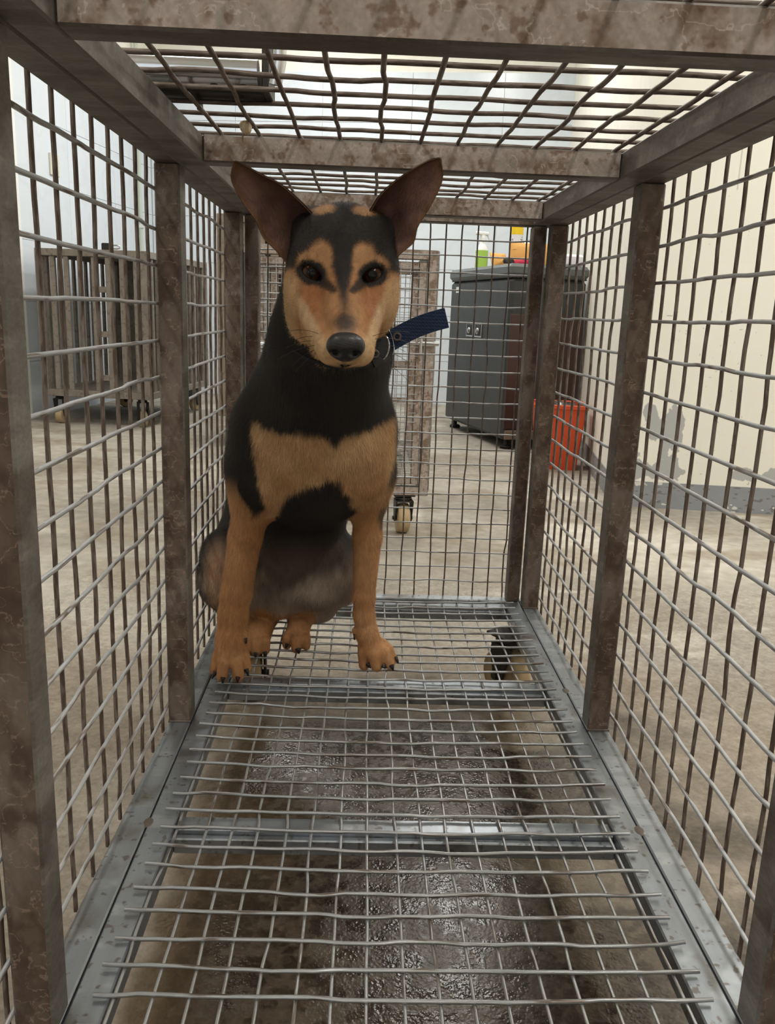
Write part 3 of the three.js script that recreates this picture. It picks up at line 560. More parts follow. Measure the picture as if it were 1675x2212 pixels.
{
  const bag = (name, label, x, z, turn, w, h, d, tilt, seed) => {
    const t = onLid(name, label, 'envelope', x, z, turn); const g = new THREE.PlaneGeometry(w, h, 14, 10); const p = g.attributes.position;
    const side = (s) => { const q = g.clone(), pp = q.attributes.position; for (let i = 0; i < pp.count; i++) { const u = p.getX(i) / w * 2, v = p.getY(i) / h * 2, e = Math.pow(Math.max(0, (1 - u * u) * (1 - v * v)), 0.5); pp.setXYZ(i, p.getX(i), p.getY(i) + h / 2, s * (e * d * 0.5 * (0.75 + 0.5 * vnoise(u * 3, v * 3, seed + s)) + 0.0008)); } if (s < 0) { const ix = q.index.array; for (let i = 0; i < ix.length; i += 3) { const k = ix[i]; ix[i] = ix[i + 1]; ix[i + 1] = k; } } q.computeVertexNormals(); return q; };
    const m = mesh('paper', merged([side(1), side(-1)]), std({ color: 0xd9a55c, roughness: 0.7 }), t); m.rotation.x = tilt;
    const fl = mesh('flap', boxc(-w * 0.46, w * 0.46, h * 0.72, h * 0.74, d * 0.3, d * 0.36, 0.0005), std({ color: 0xe2b473, roughness: 0.7 }), t); fl.rotation.x = tilt;
    return t;
  };
  bag('padded_envelope', 'large brown paper envelope standing on the freezer lid', 0.23, -0.30, -0.1, 0.23, 0.125, 0.03, -0.12, 3);
  bag('padded_envelope', 'small crumpled brown paper envelope beside the dark red cloth', 0.10, -0.40, 0.3, 0.11, 0.08, 0.03, -0.4, 8);
}
{
  const t = onLid('cloth', 'dark red cloth with a black tip lying before the envelopes', 'cloth', 0.14, -0.24, 0.1);
  const blob = (w, h, d, seed) => { const g = new THREE.SphereGeometry(1, 24, 14), p = g.attributes.position; for (let i = 0; i < p.count; i++) { const k = 0.8 + 0.45 * noise3(p.getX(i) * 2.2 + seed, p.getY(i) * 2.2, p.getZ(i) * 2.2); p.setXYZ(i, p.getX(i) * w * k * (1 + 0.2 * p.getX(i)), Math.max(0, p.getY(i) * h * k + h * 0.4), p.getZ(i) * d * k); } g.computeVertexNormals(); return g; };
  mesh('red_cloth', xf(blob(0.075, 0.026, 0.03, 4), { p: [0.02, 0, 0] }), std({ color: 0xa3173a, roughness: 0.85 }), t);
  mesh('black_tip', xf(blob(0.03, 0.022, 0.02, 9), { p: [-0.07, 0.012, 0] }), M.blackPlastic, t);
}
for (const [x, z, r, lb] of [[0.285, -0.47, 0.040, 'larger shiny steel bowl turned upside down behind the envelope'], [0.365, -0.46, 0.028, 'smaller shiny steel bowl beside the larger upturned one']]) {
  const t = onLid('steel_bowl', lb, 'bowl', x, z); t.userData.group = 'upturned bowls on the freezer';
  const base = 0.125; t.position.y += 0;
  mesh('stand', xf(lathe([[0.0001, 0], [r * 0.9, 0], [r * 0.9, 0.004], [0.006, 0.01], [0.006, base], [0.0001, base]], 20), {}), M.chrome, t);
  mesh('dome', xf(lathe([[r, 0], [r * 1.02, 0.003], [r * 0.95, r * 0.4], [r * 0.7, r * 0.78], [r * 0.35, r * 0.97], [0.0001, r]], 28), { p: [0, base - 0.01, 0] }), M.chrome, t);
}
{
  const t = onLid('paper_roll', 'white printed paper packet at the right end of the freezer', 'packet', 0.345, -0.06, 0.1);
  mesh('packet', boxc(-0.06, 0.055, 0, 0.06, -0.03, 0.03, 0.012), std({ map: print(256, 128, (g, w, h) => { g.fillStyle = '#eceaf2'; g.fillRect(0, 0, w, h); g.fillStyle = '#6d6a8c'; for (let r = 0; r < 3; r++) for (let i = 0; i < 9; i++) g.fillRect(12 + i * 27, 22 + r * 34, 18, 20); }), roughness: 0.6 }), t);
}

// ------------------------------------------------------------------ red bin
{
  const t = thing('waste_bin', 'tapered orange red plastic bin with a clear liner by the wall', 'bin'); t.position.set(0.835, GROUND, -2.80); t.rotation.y = ROOM_TURN;
  const red = std({ color: 0xcf4a1e, roughness: 0.42 });
  const pane = (b, h, s0, s1, th) => { // tapered square shell
    const sh = []; for (const [nx, nz] of [[1, 0], [-1, 0], [0, 1], [0, -1]]) { const g = new THREE.BoxGeometry(nx ? th : s0 * 2, h, nz ? th : s0 * 2, 1, 4, 1), p = g.attributes.position; for (let i = 0; i < p.count; i++) { const f = (p.getY(i) + h / 2) / h, k = mix(s0, s1, f) / s0; p.setXYZ(i, nx ? p.getX(i) + nx * (mix(s0, s1, f) - th / 2) : p.getX(i) * k, p.getY(i) + h / 2 + b, nz ? p.getZ(i) + nz * (mix(s0, s1, f) - th / 2) : p.getZ(i) * k); } g.computeVertexNormals(); sh.push(g); } return merged(sh); };
  mesh('shell', merged([pane(0, 0.285, 0.088, 0.112, 0.004), boxc(-0.086, 0.086, 0, 0.004, -0.086, 0.086, 0)]), red, t);
  mesh('rim', merged([boxc(-0.118, 0.118, 0.272, 0.292, 0.108, 0.120, 0.003), boxc(-0.118, 0.118, 0.272, 0.292, -0.120, -0.108, 0.003), boxc(0.108, 0.120, 0.272, 0.292, -0.118, 0.118, 0.003), boxc(-0.120, -0.108, 0.272, 0.292, -0.118, 0.118, 0.003)]), red, t);
  const lg = new THREE.SphereGeometry(0.102, 24, 12, 0, Math.PI * 2, 0, Math.PI / 2), lp = lg.attributes.position; for (let i = 0; i < lp.count; i++) { const n = noise3(lp.getX(i) * 40, lp.getY(i) * 40, lp.getZ(i) * 40); lp.setXYZ(i, lp.getX(i), lp.getY(i) * 0.25 + n * 0.035 + 0.25, lp.getZ(i)); } lg.computeVertexNormals();
  mesh('bin_liner', lg, std({ color: 0x4a4441, roughness: 0.2 }), t);
}

// ------------------------------------------------------------------ the dog: one distance field, meshed with surface nets
const CH_ = {
  neck: [[-0.0826,0.5179,-0.05,0.0628],[-0.0888,0.4571,-0.07,0.0672],[-0.1029,0.4018,-0.12,0.0832]],
  torso: [[-0.1083,0.3508,-0.165,0.0949],[-0.1148,0.3036,-0.18,0.0843],[-0.1308,0.226,-0.245,0.0574],[-0.1594,0.1248,-0.32,0.0884]],
  flank: [[-0.1414,0.3025,-0.24,0.0845],[-0.1755,0.1901,-0.33,0.0762],[-0.1781,0.1169,-0.345,0.0938]],
  shoulderL: [[-0.1739,0.3504,-0.13,0.0435],[-0.1842,0.3,-0.135,0.0356],[-0.1892,0.26,-0.145,0.0312]],
  forelegL: [[-0.1867,0.2696,-0.145,0.0287],[-0.2015,0.202,-0.143,0.0221],[-0.213,0.1241,-0.137,0.0204],[-0.2176,0.0921,-0.132,0.0198],[-0.2184,0.0613,-0.124,0.0204],[-0.2195,0.0433,-0.118,0.021]],
  shoulderR: [[-0.045,0.3484,-0.13,0.0376],[-0.0358,0.2882,-0.155,0.0283],[-0.0347,0.2531,-0.168,0.023]],
  forelegR: [[-0.0356,0.2596,-0.168,0.0217],[-0.035,0.1982,-0.175,0.0202],[-0.037,0.1086,-0.176,0.0152],[-0.0361,0.0809,-0.175,0.0147],[-0.0307,0.0542,-0.171,0.0153],[-0.0234,0.0347,-0.167,0.0174]],
  thighL: [[-0.2037,0.1254,-0.34,0.0746],[-0.2331,0.1456,-0.23,0.041],[-0.2424,0.1115,-0.235,0.0345],[-0.2442,0.0366,-0.31,0.0267]],
  thighR: [[-0.1404,0.1272,-0.34,0.071],[-0.072,0.14,-0.24,0.0319],[-0.0735,0.1041,-0.245,0.0252],[-0.1071,0.0517,-0.3,0.025]],
  innerR: [[-0.1596,0.072,-0.25,0.0197],[-0.1045,0.0976,-0.24,0.0265],[-0.0597,0.1238,-0.235,0.0291]],
  innerL: [[-0.175,0.0656,-0.25,0.0212],[-0.1983,0.0906,-0.24,0.0279],[-0.2286,0.1191,-0.235,0.0317]],
  belly: [[-0.1326,0.2048,-0.245,0.0521],[-0.1561,0.1127,-0.285,0.059]],
  hindL: [[-0.19,0.0412,-0.27,0.0201],[-0.1954,0.0281,-0.222,0.0209]],
  hindR: [[-0.1329,0.0409,-0.275,0.0181],[-0.1365,0.0271,-0.232,0.0182]],
};
const TOE = {
  TL: [[-0.2316,0.043,-0.126,0.009],[-0.2398,0.019,-0.113,0.007],[-0.2244,0.0422,-0.117,0.0095],[-0.2272,0.0172,-0.098,0.0076],[-0.2105,0.0426,-0.117,0.0095],[-0.2054,0.0173,-0.099,0.0076],[-0.2048,0.0444,-0.126,0.009],[-0.1962,0.023,-0.114,0.007]],
  TR: [[-0.0341,0.0337,-0.172,0.0101],[-0.0341,0.0112,-0.161,0.008],[-0.0241,0.0345,-0.164,0.0107],[-0.0163,0.0146,-0.151,0.0086],[-0.0162,0.0377,-0.167,0.01],[0.0022,0.0175,-0.152,0.0079],[-0.0088,0.0401,-0.172,0.008],[0.0083,0.0213,-0.16,0.006]],
  THL: [[-0.2056,0.0258,-0.216,0.0083],[-0.2054,0.0123,-0.204,0.0069],[-0.194,0.0267,-0.211,0.009],[-0.1929,0.0134,-0.197,0.0075],[-0.183,0.0284,-0.211,0.0083],[-0.1802,0.0143,-0.199,0.0068]],
  THR: [[-0.1482,0.0286,-0.222,0.0084],[-0.1503,0.0161,-0.216,0.0069],[-0.136,0.0287,-0.217,0.009],[-0.1357,0.0151,-0.207,0.0076],[-0.1232,0.0292,-0.222,0.0077],[-0.121,0.0159,-0.213,0.0062]],
};
const CLAW = {
  CL: [[-0.2373,0.0194,-0.106,0.0038],[-0.2418,0.0116,-0.102,0.0019],[-0.2244,0.0194,-0.089,0.0037],[-0.2246,0.0127,-0.086,0.0019],[-0.2047,0.0201,-0.09,0.0037],[-0.2049,0.014,-0.087,0.0019],[-0.196,0.0237,-0.108,0.0038],[-0.1925,0.0155,-0.105,0.0019]],
  CR: [[-0.0282,0.0158,-0.154,0.0046],[-0.0241,0.0113,-0.15,0.0026],[-0.0065,0.0171,-0.146,0.004],[-0.0032,0.0142,-0.143,0.0026],[0.0046,0.0189,-0.144,0.0039],[0.0074,0.0119,-0.141,0.002],[0.0107,0.0255,-0.157,0.0033],[0.0148,0.0185,-0.152,0.002]],
  CH: [[-0.194,0.0127,-0.19,0.0034],[-0.1936,0.0074,-0.187,0.002],[-0.1801,0.0132,-0.193,0.0034],[-0.1791,0.0079,-0.19,0.002],[-0.1324,0.0166,-0.2,0.0048],[-0.1308,0.0106,-0.197,0.0027],[-0.149,0.0209,-0.208,0.0034],[-0.1508,0.0151,-0.206,0.0021]],
};
const TAN_CHEST = [[-0.1868,0.3679],[-0.1742,0.3648],[-0.1513,0.3587],[-0.094,0.3582],[-0.0847,0.355],[-0.0776,0.3436],[-0.0698,0.3567],[-0.0366,0.3647],[-0.0048,0.3761],[-0.0004,0.3226],[-0.0083,0.2987],[-0.0118,0.2504],[-0.0584,0.249],[-0.0607,0.2701],[-0.0706,0.2908],[-0.0842,0.2999],[-0.0986,0.2899],[-0.1276,0.2819],[-0.1421,0.2706],[-0.1519,0.2462],[-0.1624,0.2215],[-0.1742,0.2212],[-0.1695,0.2668],[-0.1754,0.2935],[-0.1828,0.3286]];
const EYE0 = [-0.0722, 0.5441, 0.05];                         // point between the eyes
const prims = [];
function addCap(a, b, tag, k) {
  const d = [b[0] - a[0], b[1] - a[1], b[2] - a[2]], l2 = d[0] * d[0] + d[1] * d[1] + d[2] * d[2];
  const c = [(a[0] + b[0]) / 2, (a[1] + b[1]) / 2, (a[2] + b[2]) / 2], R = Math.sqrt(l2) / 2 + Math.max(a[3], b[3]);
  prims.push({ t: 0, a, d, l2, ra: a[3], rb: b[3], tag, k, c, R });
}
function chain(pts, tag, k) { for (let i = 0; i < pts.length - 1; i++) addCap(pts[i], pts[i + 1], tag, k); }
function addEll(c, s, tag, k, rot = 0) { prims.push({ t: 1, c, s, tag, k, R: Math.max(...s), cr: Math.cos(rot), sr: Math.sin(rot), rot }); }
const hl = (x, y, z, r) => [EYE0[0] + x, EYE0[1] + y, EYE0[2] + z, r];
// trunk
chain(CH_.torso, 'body', 0.03); chain(CH_.flank, 'body', 0.03);
addEll([-0.108, 0.345, -0.155], [0.096, 0.085, 0.085], 'body', 0.03);
chain(CH_.neck, 'neck', 0.04);
chain(CH_.belly, 'belly', 0.03);
chain(CH_.thighL, 'thigh', 0.025); chain(CH_.thighR, 'thigh', 0.025);
chain(CH_.innerL, 'inner', 0.018); chain(CH_.innerR, 'inner', 0.018);
chain(CH_.shoulderL, 'shoulder', 0.03); chain(CH_.shoulderR, 'shoulder', 0.03);
// breast muscles left and right of the furrow
addCap([-0.150, 0.33, -0.115, 0.045], [-0.165, 0.29, -0.12, 0.036], 'body', 0.02);
addCap([-0.052, 0.335, -0.115, 0.04], [-0.045, 0.30, -0.125, 0.032], 'body', 0.02);
for (const q of [CH_.forelegL, CH_.forelegR]) q.slice(1).forEach((b, i) => addCap(q[i], b, 'foreleg', i ? 0.006 : 0.014));
// lower hind legs back to the hocks, then the feet
addCap([-0.2424, 0.1015, -0.235, 0.034], [-0.215, 0.045, -0.33, 0.024], 'thigh', 0.02); addCap([-0.215, 0.045, -0.33, 0.022], [-0.19, 0.0412, -0.27, 0.0201], 'hindfoot', 0.012);
addCap([-0.1071, 0.0517, -0.30, 0.025], [-0.125, 0.045, -0.325, 0.022], 'thigh', 0.02); addCap([-0.125, 0.045, -0.325, 0.021], [-0.1329, 0.0409, -0.275, 0.0181], 'hindfoot', 0.012);
chain(CH_.hindL, 'hindfoot', 0.01); chain(CH_.hindR, 'hindfoot', 0.01);
for (const [key, tag] of [['TL', 'foretoe'], ['TR', 'foretoe'], ['THL', 'hindtoe'], ['THR', 'hindtoe']]) for (let i = 0; i < TOE[key].length; i += 2) {
  const a = TOE[key][i], b = TOE[key][i + 1], m = [mix(a[0], b[0], 0.5), mix(a[1], b[1], 0.4) + 0.003, mix(a[2], b[2], 0.6) + 0.002, (a[3] + b[3]) / 2 * 1.02];
  addCap(a, m, tag, 0.0042); addCap(m, b, tag, 0.003);
}
addCap([-0.0475, 0.0586, -0.172, 0.0058], [-0.0482, 0.0545, -0.170, 0.004], 'foretoe', 0.004); // dewclaw pads
addCap([-0.1991, 0.0696, -0.120, 0.0048], [-0.1986, 0.066, -0.117, 0.0032], 'foretoe', 0.004);
// head
const nHead = prims.length;
addEll(hl(0, 0.022, -0.060), [0.058, 0.055, 0.062], 'head', 0.03);
for (const s of [-1, 1]) {
  addEll(hl(s * 0.027, 0.014, -0.026), [0.025, 0.022, 0.024], 'head', 0.016);
  addEll(hl(s * 0.036, -0.020, -0.046), [0.0265, 0.047, 0.043], 'head', 0.018);
  addCap(hl(s * 0.030, -0.026, -0.022, 0.021), hl(s * 0.022, -0.055, 0.012, 0.0185), 'head', 0.014);
  addCap(hl(s * 0.019, -0.054, 0.008, 0.0195), hl(0.007 + s * 0.0140, -0.0775, 0.051, 0.0155), 'head', 0.008);
  addEll(hl(s * 0.044, 0.050, -0.074), [0.021, 0.024, 0.022], 'head', 0.014);   // ear roots
}
addCap(hl(0, 0.004, -0.024, 0.028), hl(0.004, -0.040, 0.026, 0.0185), 'head', 0.012);
addCap(hl(0.004, -0.040, 0.026, 0.0185), hl(0.007, -0.064, 0.062, 0.0145), 'head', 0.008);
addCap(hl(0, -0.066, -0.030, 0.032), hl(0.0065, -0.0862, 0.049, 0.0108), 'head', 0.008);
const eyes = [[-0.0322, -0.0005, -0.0145], [0.0322, -0.0005, -0.0145]];
function sdPrim(q, x, y, z) {
  if (q.t === 0) {
    const px = x - q.a[0], py = y - q.a[1], pz = z - q.a[2];
    const h = clamp((px * q.d[0] + py * q.d[1] + pz * q.d[2]) / q.l2);
    const dx = px - q.d[0] * h, dy = py - q.d[1] * h, dz = pz - q.d[2] * h;
    return Math.sqrt(dx * dx + dy * dy + dz * dz) - (q.ra + (q.rb - q.ra) * h);
  }
  const px = x - q.c[0], py = y - q.c[1], pz = z - q.c[2];
  const ax = px / q.s[0], ay = py / q.s[1], az = pz / q.s[2], k0 = Math.sqrt(ax * ax + ay * ay + az * az);
  const bx = ax / q.s[0], by = ay / q.s[1], bz = az / q.s[2], k1 = Math.sqrt(bx * bx + by * by + bz * bz);
  return k1 < 1e-9 ? -q.R : k0 * (k0 - 1) / k1;
}
const smin = (a, b, k) => { const h = Math.max(k - Math.abs(a - b), 0) / k; return Math.min(a, b) - h * h * k * 0.25; };
const smax = (a, b, k) => -smin(-a, -b, k);
function dogSDF(x, y, z) {
  let d = 1e3;
  for (let i = 0; i < prims.length; i++) {
    const q = prims[i], lx = x - q.c[0], ly = y - q.c[1], lz = z - q.c[2], lb = Math.sqrt(lx * lx + ly * ly + lz * lz) - q.R;
    if (lb > d + q.k) continue;
    d = smin(d, sdPrim(q, x, y, z), q.k);
  }
  const hx = x - EYE0[0], hy = y - EYE0[1], hz = z - EYE0[2];
  if (hz > -0.03 && hy > -0.11 && hy < 0.04) {
    // eye openings: slanted almonds
    for (const e of eyes) {
      const s = Math.sign(e[0]), ex = (hx - e[0]) * s, ey = hy - e[1], ez = hz + 0.0005, c = 0.95, w = -0.28;
      const u = (ex * c + ey * -w * -1), v = (ey * c - ex * w * -1);
      const k0 = Math.sqrt((u / 0.0108) ** 2 + (v / 0.0070) ** 2 + (ez / 0.0125) ** 2);
      d = smax(d, -((k0 - 1) * 0.0085), 0.003);
    }
    // mouth: shallow groove under the lips
    const ym = -0.0925 + 0.30 * Math.abs(hx - 0.007);
    const g = Math.hypot((hy - ym), (hz - 0.0) < 0.02 ? 0.02 - hz : 0) - 0.0006;
    if (Math.abs(hx - 0.007) < 0.011) d = smax(d, -g, 0.0015);
  }
  return d;
}
let innerShare = 0;
function dogTag(x, y, z) { let best = 1e9, t = '', di = 1e9; for (const q of prims) { const d = sdPrim(q, x, y, z); if (q.tag === 'inner') { di = Math.min(di, d); continue; } if (d < best) { best = d; t = q.tag; } } innerShare = sstep(0.016, -0.008, di - best + (noise3(x * 120, y * 50, z * 120) - 0.5) * 0.016); return t; }

// surface nets over blocks that touch the surface
function surfaceNets(f, lo, hi, h) {
  const n = [0, 1, 2].map((i) => Math.ceil((hi[i] - lo[i]) / h) + 1), NX = n[0], NY = n[1], NZ = n[2];
  const V = new Float32Array(NX * NY * NZ).fill(NaN), B = 8, at = (i, j, k) => (k * NY + j) * NX + i;
  const live = [];
  for (let bz = 0; bz < NZ; bz += B) for (let by = 0; by < NY; by += B) for (let bx = 0; bx < NX; bx += B) {
    const c = f(lo[0] + (bx + B / 2) * h, lo[1] + (by + B / 2) * h, lo[2] + (bz + B / 2) * h);
    if (Math.abs(c) > h * B * 0.95 + 0.006) continue;
    live.push([bx, by, bz]);
    for (let k = bz; k <= Math.min(bz + B, NZ - 1); k++) for (let j = by; j <= Math.min(by + B, NY - 1); j++) for (let i = bx; i <= Math.min(bx + B, NX - 1); i++) { const q = at(i, j, k); if (V[q] !== V[q]) V[q] = f(lo[0] + i * h, lo[1] + j * h, lo[2] + k * h); }
  }
  const P = [], I = [], idx = new Map();
  const vert = (i, j, k) => {
    const key = at(i, j, k), got = idx.get(key); if (got !== undefined) return got;
    let sx = 0, sy = 0, sz = 0, c = 0; const g = [];
    for (let q = 0; q < 8; q++) g.push(V[at(i + (q & 1), j + ((q >> 1) & 1), k + ((q >> 2) & 1))]);
    for (let a = 0; a < 8; a++) for (const m of [1, 2, 4]) if (!(a & m)) { const b = a | m; if ((g[a] < 0) !== (g[b] < 0)) { const t = g[a] / (g[a] - g[b]); sx += (a & 1) + (m === 1 ? t : 0); sy += ((a >> 1) & 1) + (m === 2 ? t : 0); sz += ((a >> 2) & 1) + (m === 4 ? t : 0); c++; } }
    if (!c) { c = 1; sx = sy = sz = 0.5; }
    P.push(lo[0] + (i + sx / c) * h, lo[1] + (j + sy / c) * h, lo[2] + (k + sz / c) * h);
    idx.set(key, P.length / 3 - 1); return P.length / 3 - 1;
  };
  for (const [bx, by, bz] of live) for (let k = Math.max(1, bz); k < Math.min(bz + B, NZ - 1); k++) for (let j = Math.max(1, by); j < Math.min(by + B, NY - 1); j++) for (let i = Math.max(1, bx); i < Math.min(bx + B, NX - 1); i++) {
    const a = V[at(i, j, k)]; if (a !== a) continue;
    const tryEdge = (b, q) => { if (b !== b || (a < 0) === (b < 0)) return; const w = q(); if (a < 0) I.push(w[0], w[1], w[2], w[0], w[2], w[3]); else I.push(w[0], w[2], w[1], w[0], w[3], w[2]); };
    tryEdge(V[at(i + 1, j, k)], () => [vert(i, j - 1, k - 1), vert(i, j, k - 1), vert(i, j, k), vert(i, j - 1, k)]);
    tryEdge(V[at(i, j + 1, k)], () => [vert(i - 1, j, k - 1), vert(i - 1, j, k), vert(i, j, k), vert(i, j, k - 1)]);
    tryEdge(V[at(i, j, k + 1)], () => [vert(i - 1, j - 1, k), vert(i, j - 1, k), vert(i, j, k), vert(i - 1, j, k)]);
  }
  const N = new Float32Array(P.length), e = 0.0012;
  for (let i = 0; i < P.length; i += 3) { const x = P[i], y = P[i + 1], z = P[i + 2]; const gx = f(x + e, y, z) - f(x - e, y, z), gy = f(x, y + e, z) - f(x, y - e, z), gz = f(x, y, z + e) - f(x, y, z - e), l = Math.hypot(gx, gy, gz) || 1; N[i] = gx / l; N[i + 1] = gy / l; N[i + 2] = gz / l; }
  return { P, N, I };
}

// coat colours (linear), as they lie on the animal
const C = { black: L3(27, 24, 23), soft: L3(58, 48, 42), tan: L3(186, 140, 96), rust: L3(170, 120, 76), pale: L3(206, 170, 126), cream: L3(214, 184, 144), grey: L3(176, 156, 140), brown: L3(100, 74, 56), cheek: L3(154, 94, 52), foot: L3(166, 120, 80), belly: L3(110, 94, 84) };
function polyDist(poly, x, y) {
  let d = 1e9, s = 1;
  for (let i = 0, j = poly.length - 1; i < poly.length; j = i++) {
    const [ax, ay] = poly[i], [bx, by] = poly[j], ex = bx - ax, ey = by - ay, wx = x - ax, wy = y - ay, t = clamp((wx * ex + wy * ey) / (ex * ex + ey * ey));
    d = Math.min(d, Math.hypot(wx - ex * t, wy - ey * t));
    const c1 = y >= ay, c2 = y < by, c3 = ex * wy > ey * wx; if ((c1 && c2 && c3) || (!c1 && !c2 && !c3)) s = -s;
  }
  return s * d;
}
const ARM_BLACK = [[-0.207, 0.37], [-0.186, 0.372], [-0.183, 0.325], [-0.1765, 0.29], [-0.172, 0.268], [-0.177, 0.245], [-0.187, 0.238], [-0.198, 0.262], [-0.2045, 0.292], [-0.21, 0.33]];
const ell2 = (x, y, cx, cy, rx, ry, soft = 0.35) => 1 - sstep(1 - soft, 1 + soft, Math.hypot((x - cx) / rx, (y - cy) / ry));
function faceColour(hx, hy, hz, ny) {
  const nz = (noise3(hx * 260 + 9, hy * 260, hz * 260) - 0.5), nb = noise3(hx * 90 + 3, hy * 90, hz * 90) - 0.5;
  const x = hx - 0.007 * clamp(hz / 0.07), ax = Math.abs(x) + nz * 0.0022, y = hy + nz * 0.003 + nb * 0.002;
  let c = mix3(C.black, C.soft, 0.12 + 0.3 * clamp(nb + 0.3));
  // tan mask: cheeks below the temple line, brow spots above the eyes
  const low = 1 - sstep(-0.001, 0.006, y - 0.002 + (ax > 0.045 ? (ax - 0.045) * 0.15 : 0));
  const brow = Math.max(ell2(ax, y, 0.0225, 0.0150, 0.0135, 0.0165, 0.25), ell2(ax, y, 0.034, 0.008, 0.0145, 0.0125, 0.25));
  let face = Math.max(low, brow);
  const w = y > 0 ? 0.0085 : mix(0.0085, 0.0, clamp(-y / 0.034));
  face *= sstep(w - 0.002, w + 0.0045, ax);
  let t = mix3(C.tan, C.cheek, 0.35 + 0.5 * clamp(nb + 0.2));
  t = mix3(t, C.pale, Math.max(sstep(0.040, 0.052, ax) * (1 - sstep(-0.012, 0.008, y)) * 0.9, brow * 0.28));
  t = mix3(t, C.cheek, ell2(ax, y, 0.029, -0.029, 0.015, 0.018, 0.7) * 0.55);
  t = mix3(t, C.cream, ell2(ax - (-y - 0.045) * -0.42, y, 0.037, -0.055, 0.0065, 0.030, 0.5) * 0.8);
  t = mix3(t, C.pale, sstep(-0.054, -0.072, y) * 0.75);
  t = mix3(t, C.tan, ell2(ax, y, 0.012, -0.040, 0.010, 0.018, 0.6) * 0.7);
  c = mix3(c, t, face);
  // bridge: smoky stripe, darker spot over the nose leather
  c = mix3(c, C.brown, (1 - sstep(0.003, 0.011, ax)) * sstep(-0.066, -0.05, y) * (1 - sstep(-0.03, -0.012, y)) * 0.55);
  c = mix3(c, C.soft, ell2(ax, y, 0, -0.0500, 0.0115, 0.0085, 0.55) * 0.85 * sstep(0.01, 0.03, hz));
  c = mix3(c, C.grey, (1 - sstep(0.012, 0.02, Math.hypot(ax, (y + 0.070) * 1.2))) * 0.5 * sstep(0.04, 0.06, hz));
  // freckled whisker pads
  if (hz > 0.03 && y < -0.066 && y > -0.088 && ax > 0.014) c = mix3(c, C.brown, sstep(0.62, 0.72, noise3(hx * 420, hy * 420, hz * 420)) * 0.25);
  // eye rims and tear line
  const ux = (ax - 0.0322) * 0.96 + (y + 0.0005) * 0.28, uy = (y + 0.0005) * 0.96 - (ax - 0.0322) * 0.28;
  const rim = (1 - sstep(0.85, 1.12, Math.hypot(ux / 0.0168, uy / 0.0134)));
  const tx = ax - 0.0250, ty = y + 0.005, tt = clamp((tx * -0.0145 + ty * -0.0125) / (0.0145 ** 2 + 0.0125 ** 2));
  const tear = 1 - sstep(0.0050 - 0.003 * tt, 0.0095 - 0.004 * tt, Math.hypot(tx + 0.0145 * tt, ty + 0.0125 * tt));
  if (hz > -0.04) c = mix3(c, C.black, Math.max(rim, tear * 0.92));
  // mouth line and chin
  const ym = -0.0925 + 0.30 * ax;
  if (hz > 0.03) c = mix3(c, C.black, (1 - sstep(0.0008, 0.0022, Math.abs(hy - ym))) * 0.5 * (1 - sstep(0.005, 0.011, ax)));
  // crown spots by the ears, black throat and nape
  c = mix3(c, C.tan, ell2(ax, y, 0.0225, 0.0665, 0.0125, 0.0065, 0.35) * 0.75 * sstep(-0.075, -0.05, hz));
  c = mix3(c, C.black, sstep(-0.070, -0.086, hz));
  c = mix3(c, C.black, Math.max(sstep(-0.45, -0.8, ny) * sstep(-0.090, -0.095, hy), sstep(-0.0975, -0.1015, hy)));
  return c;
}
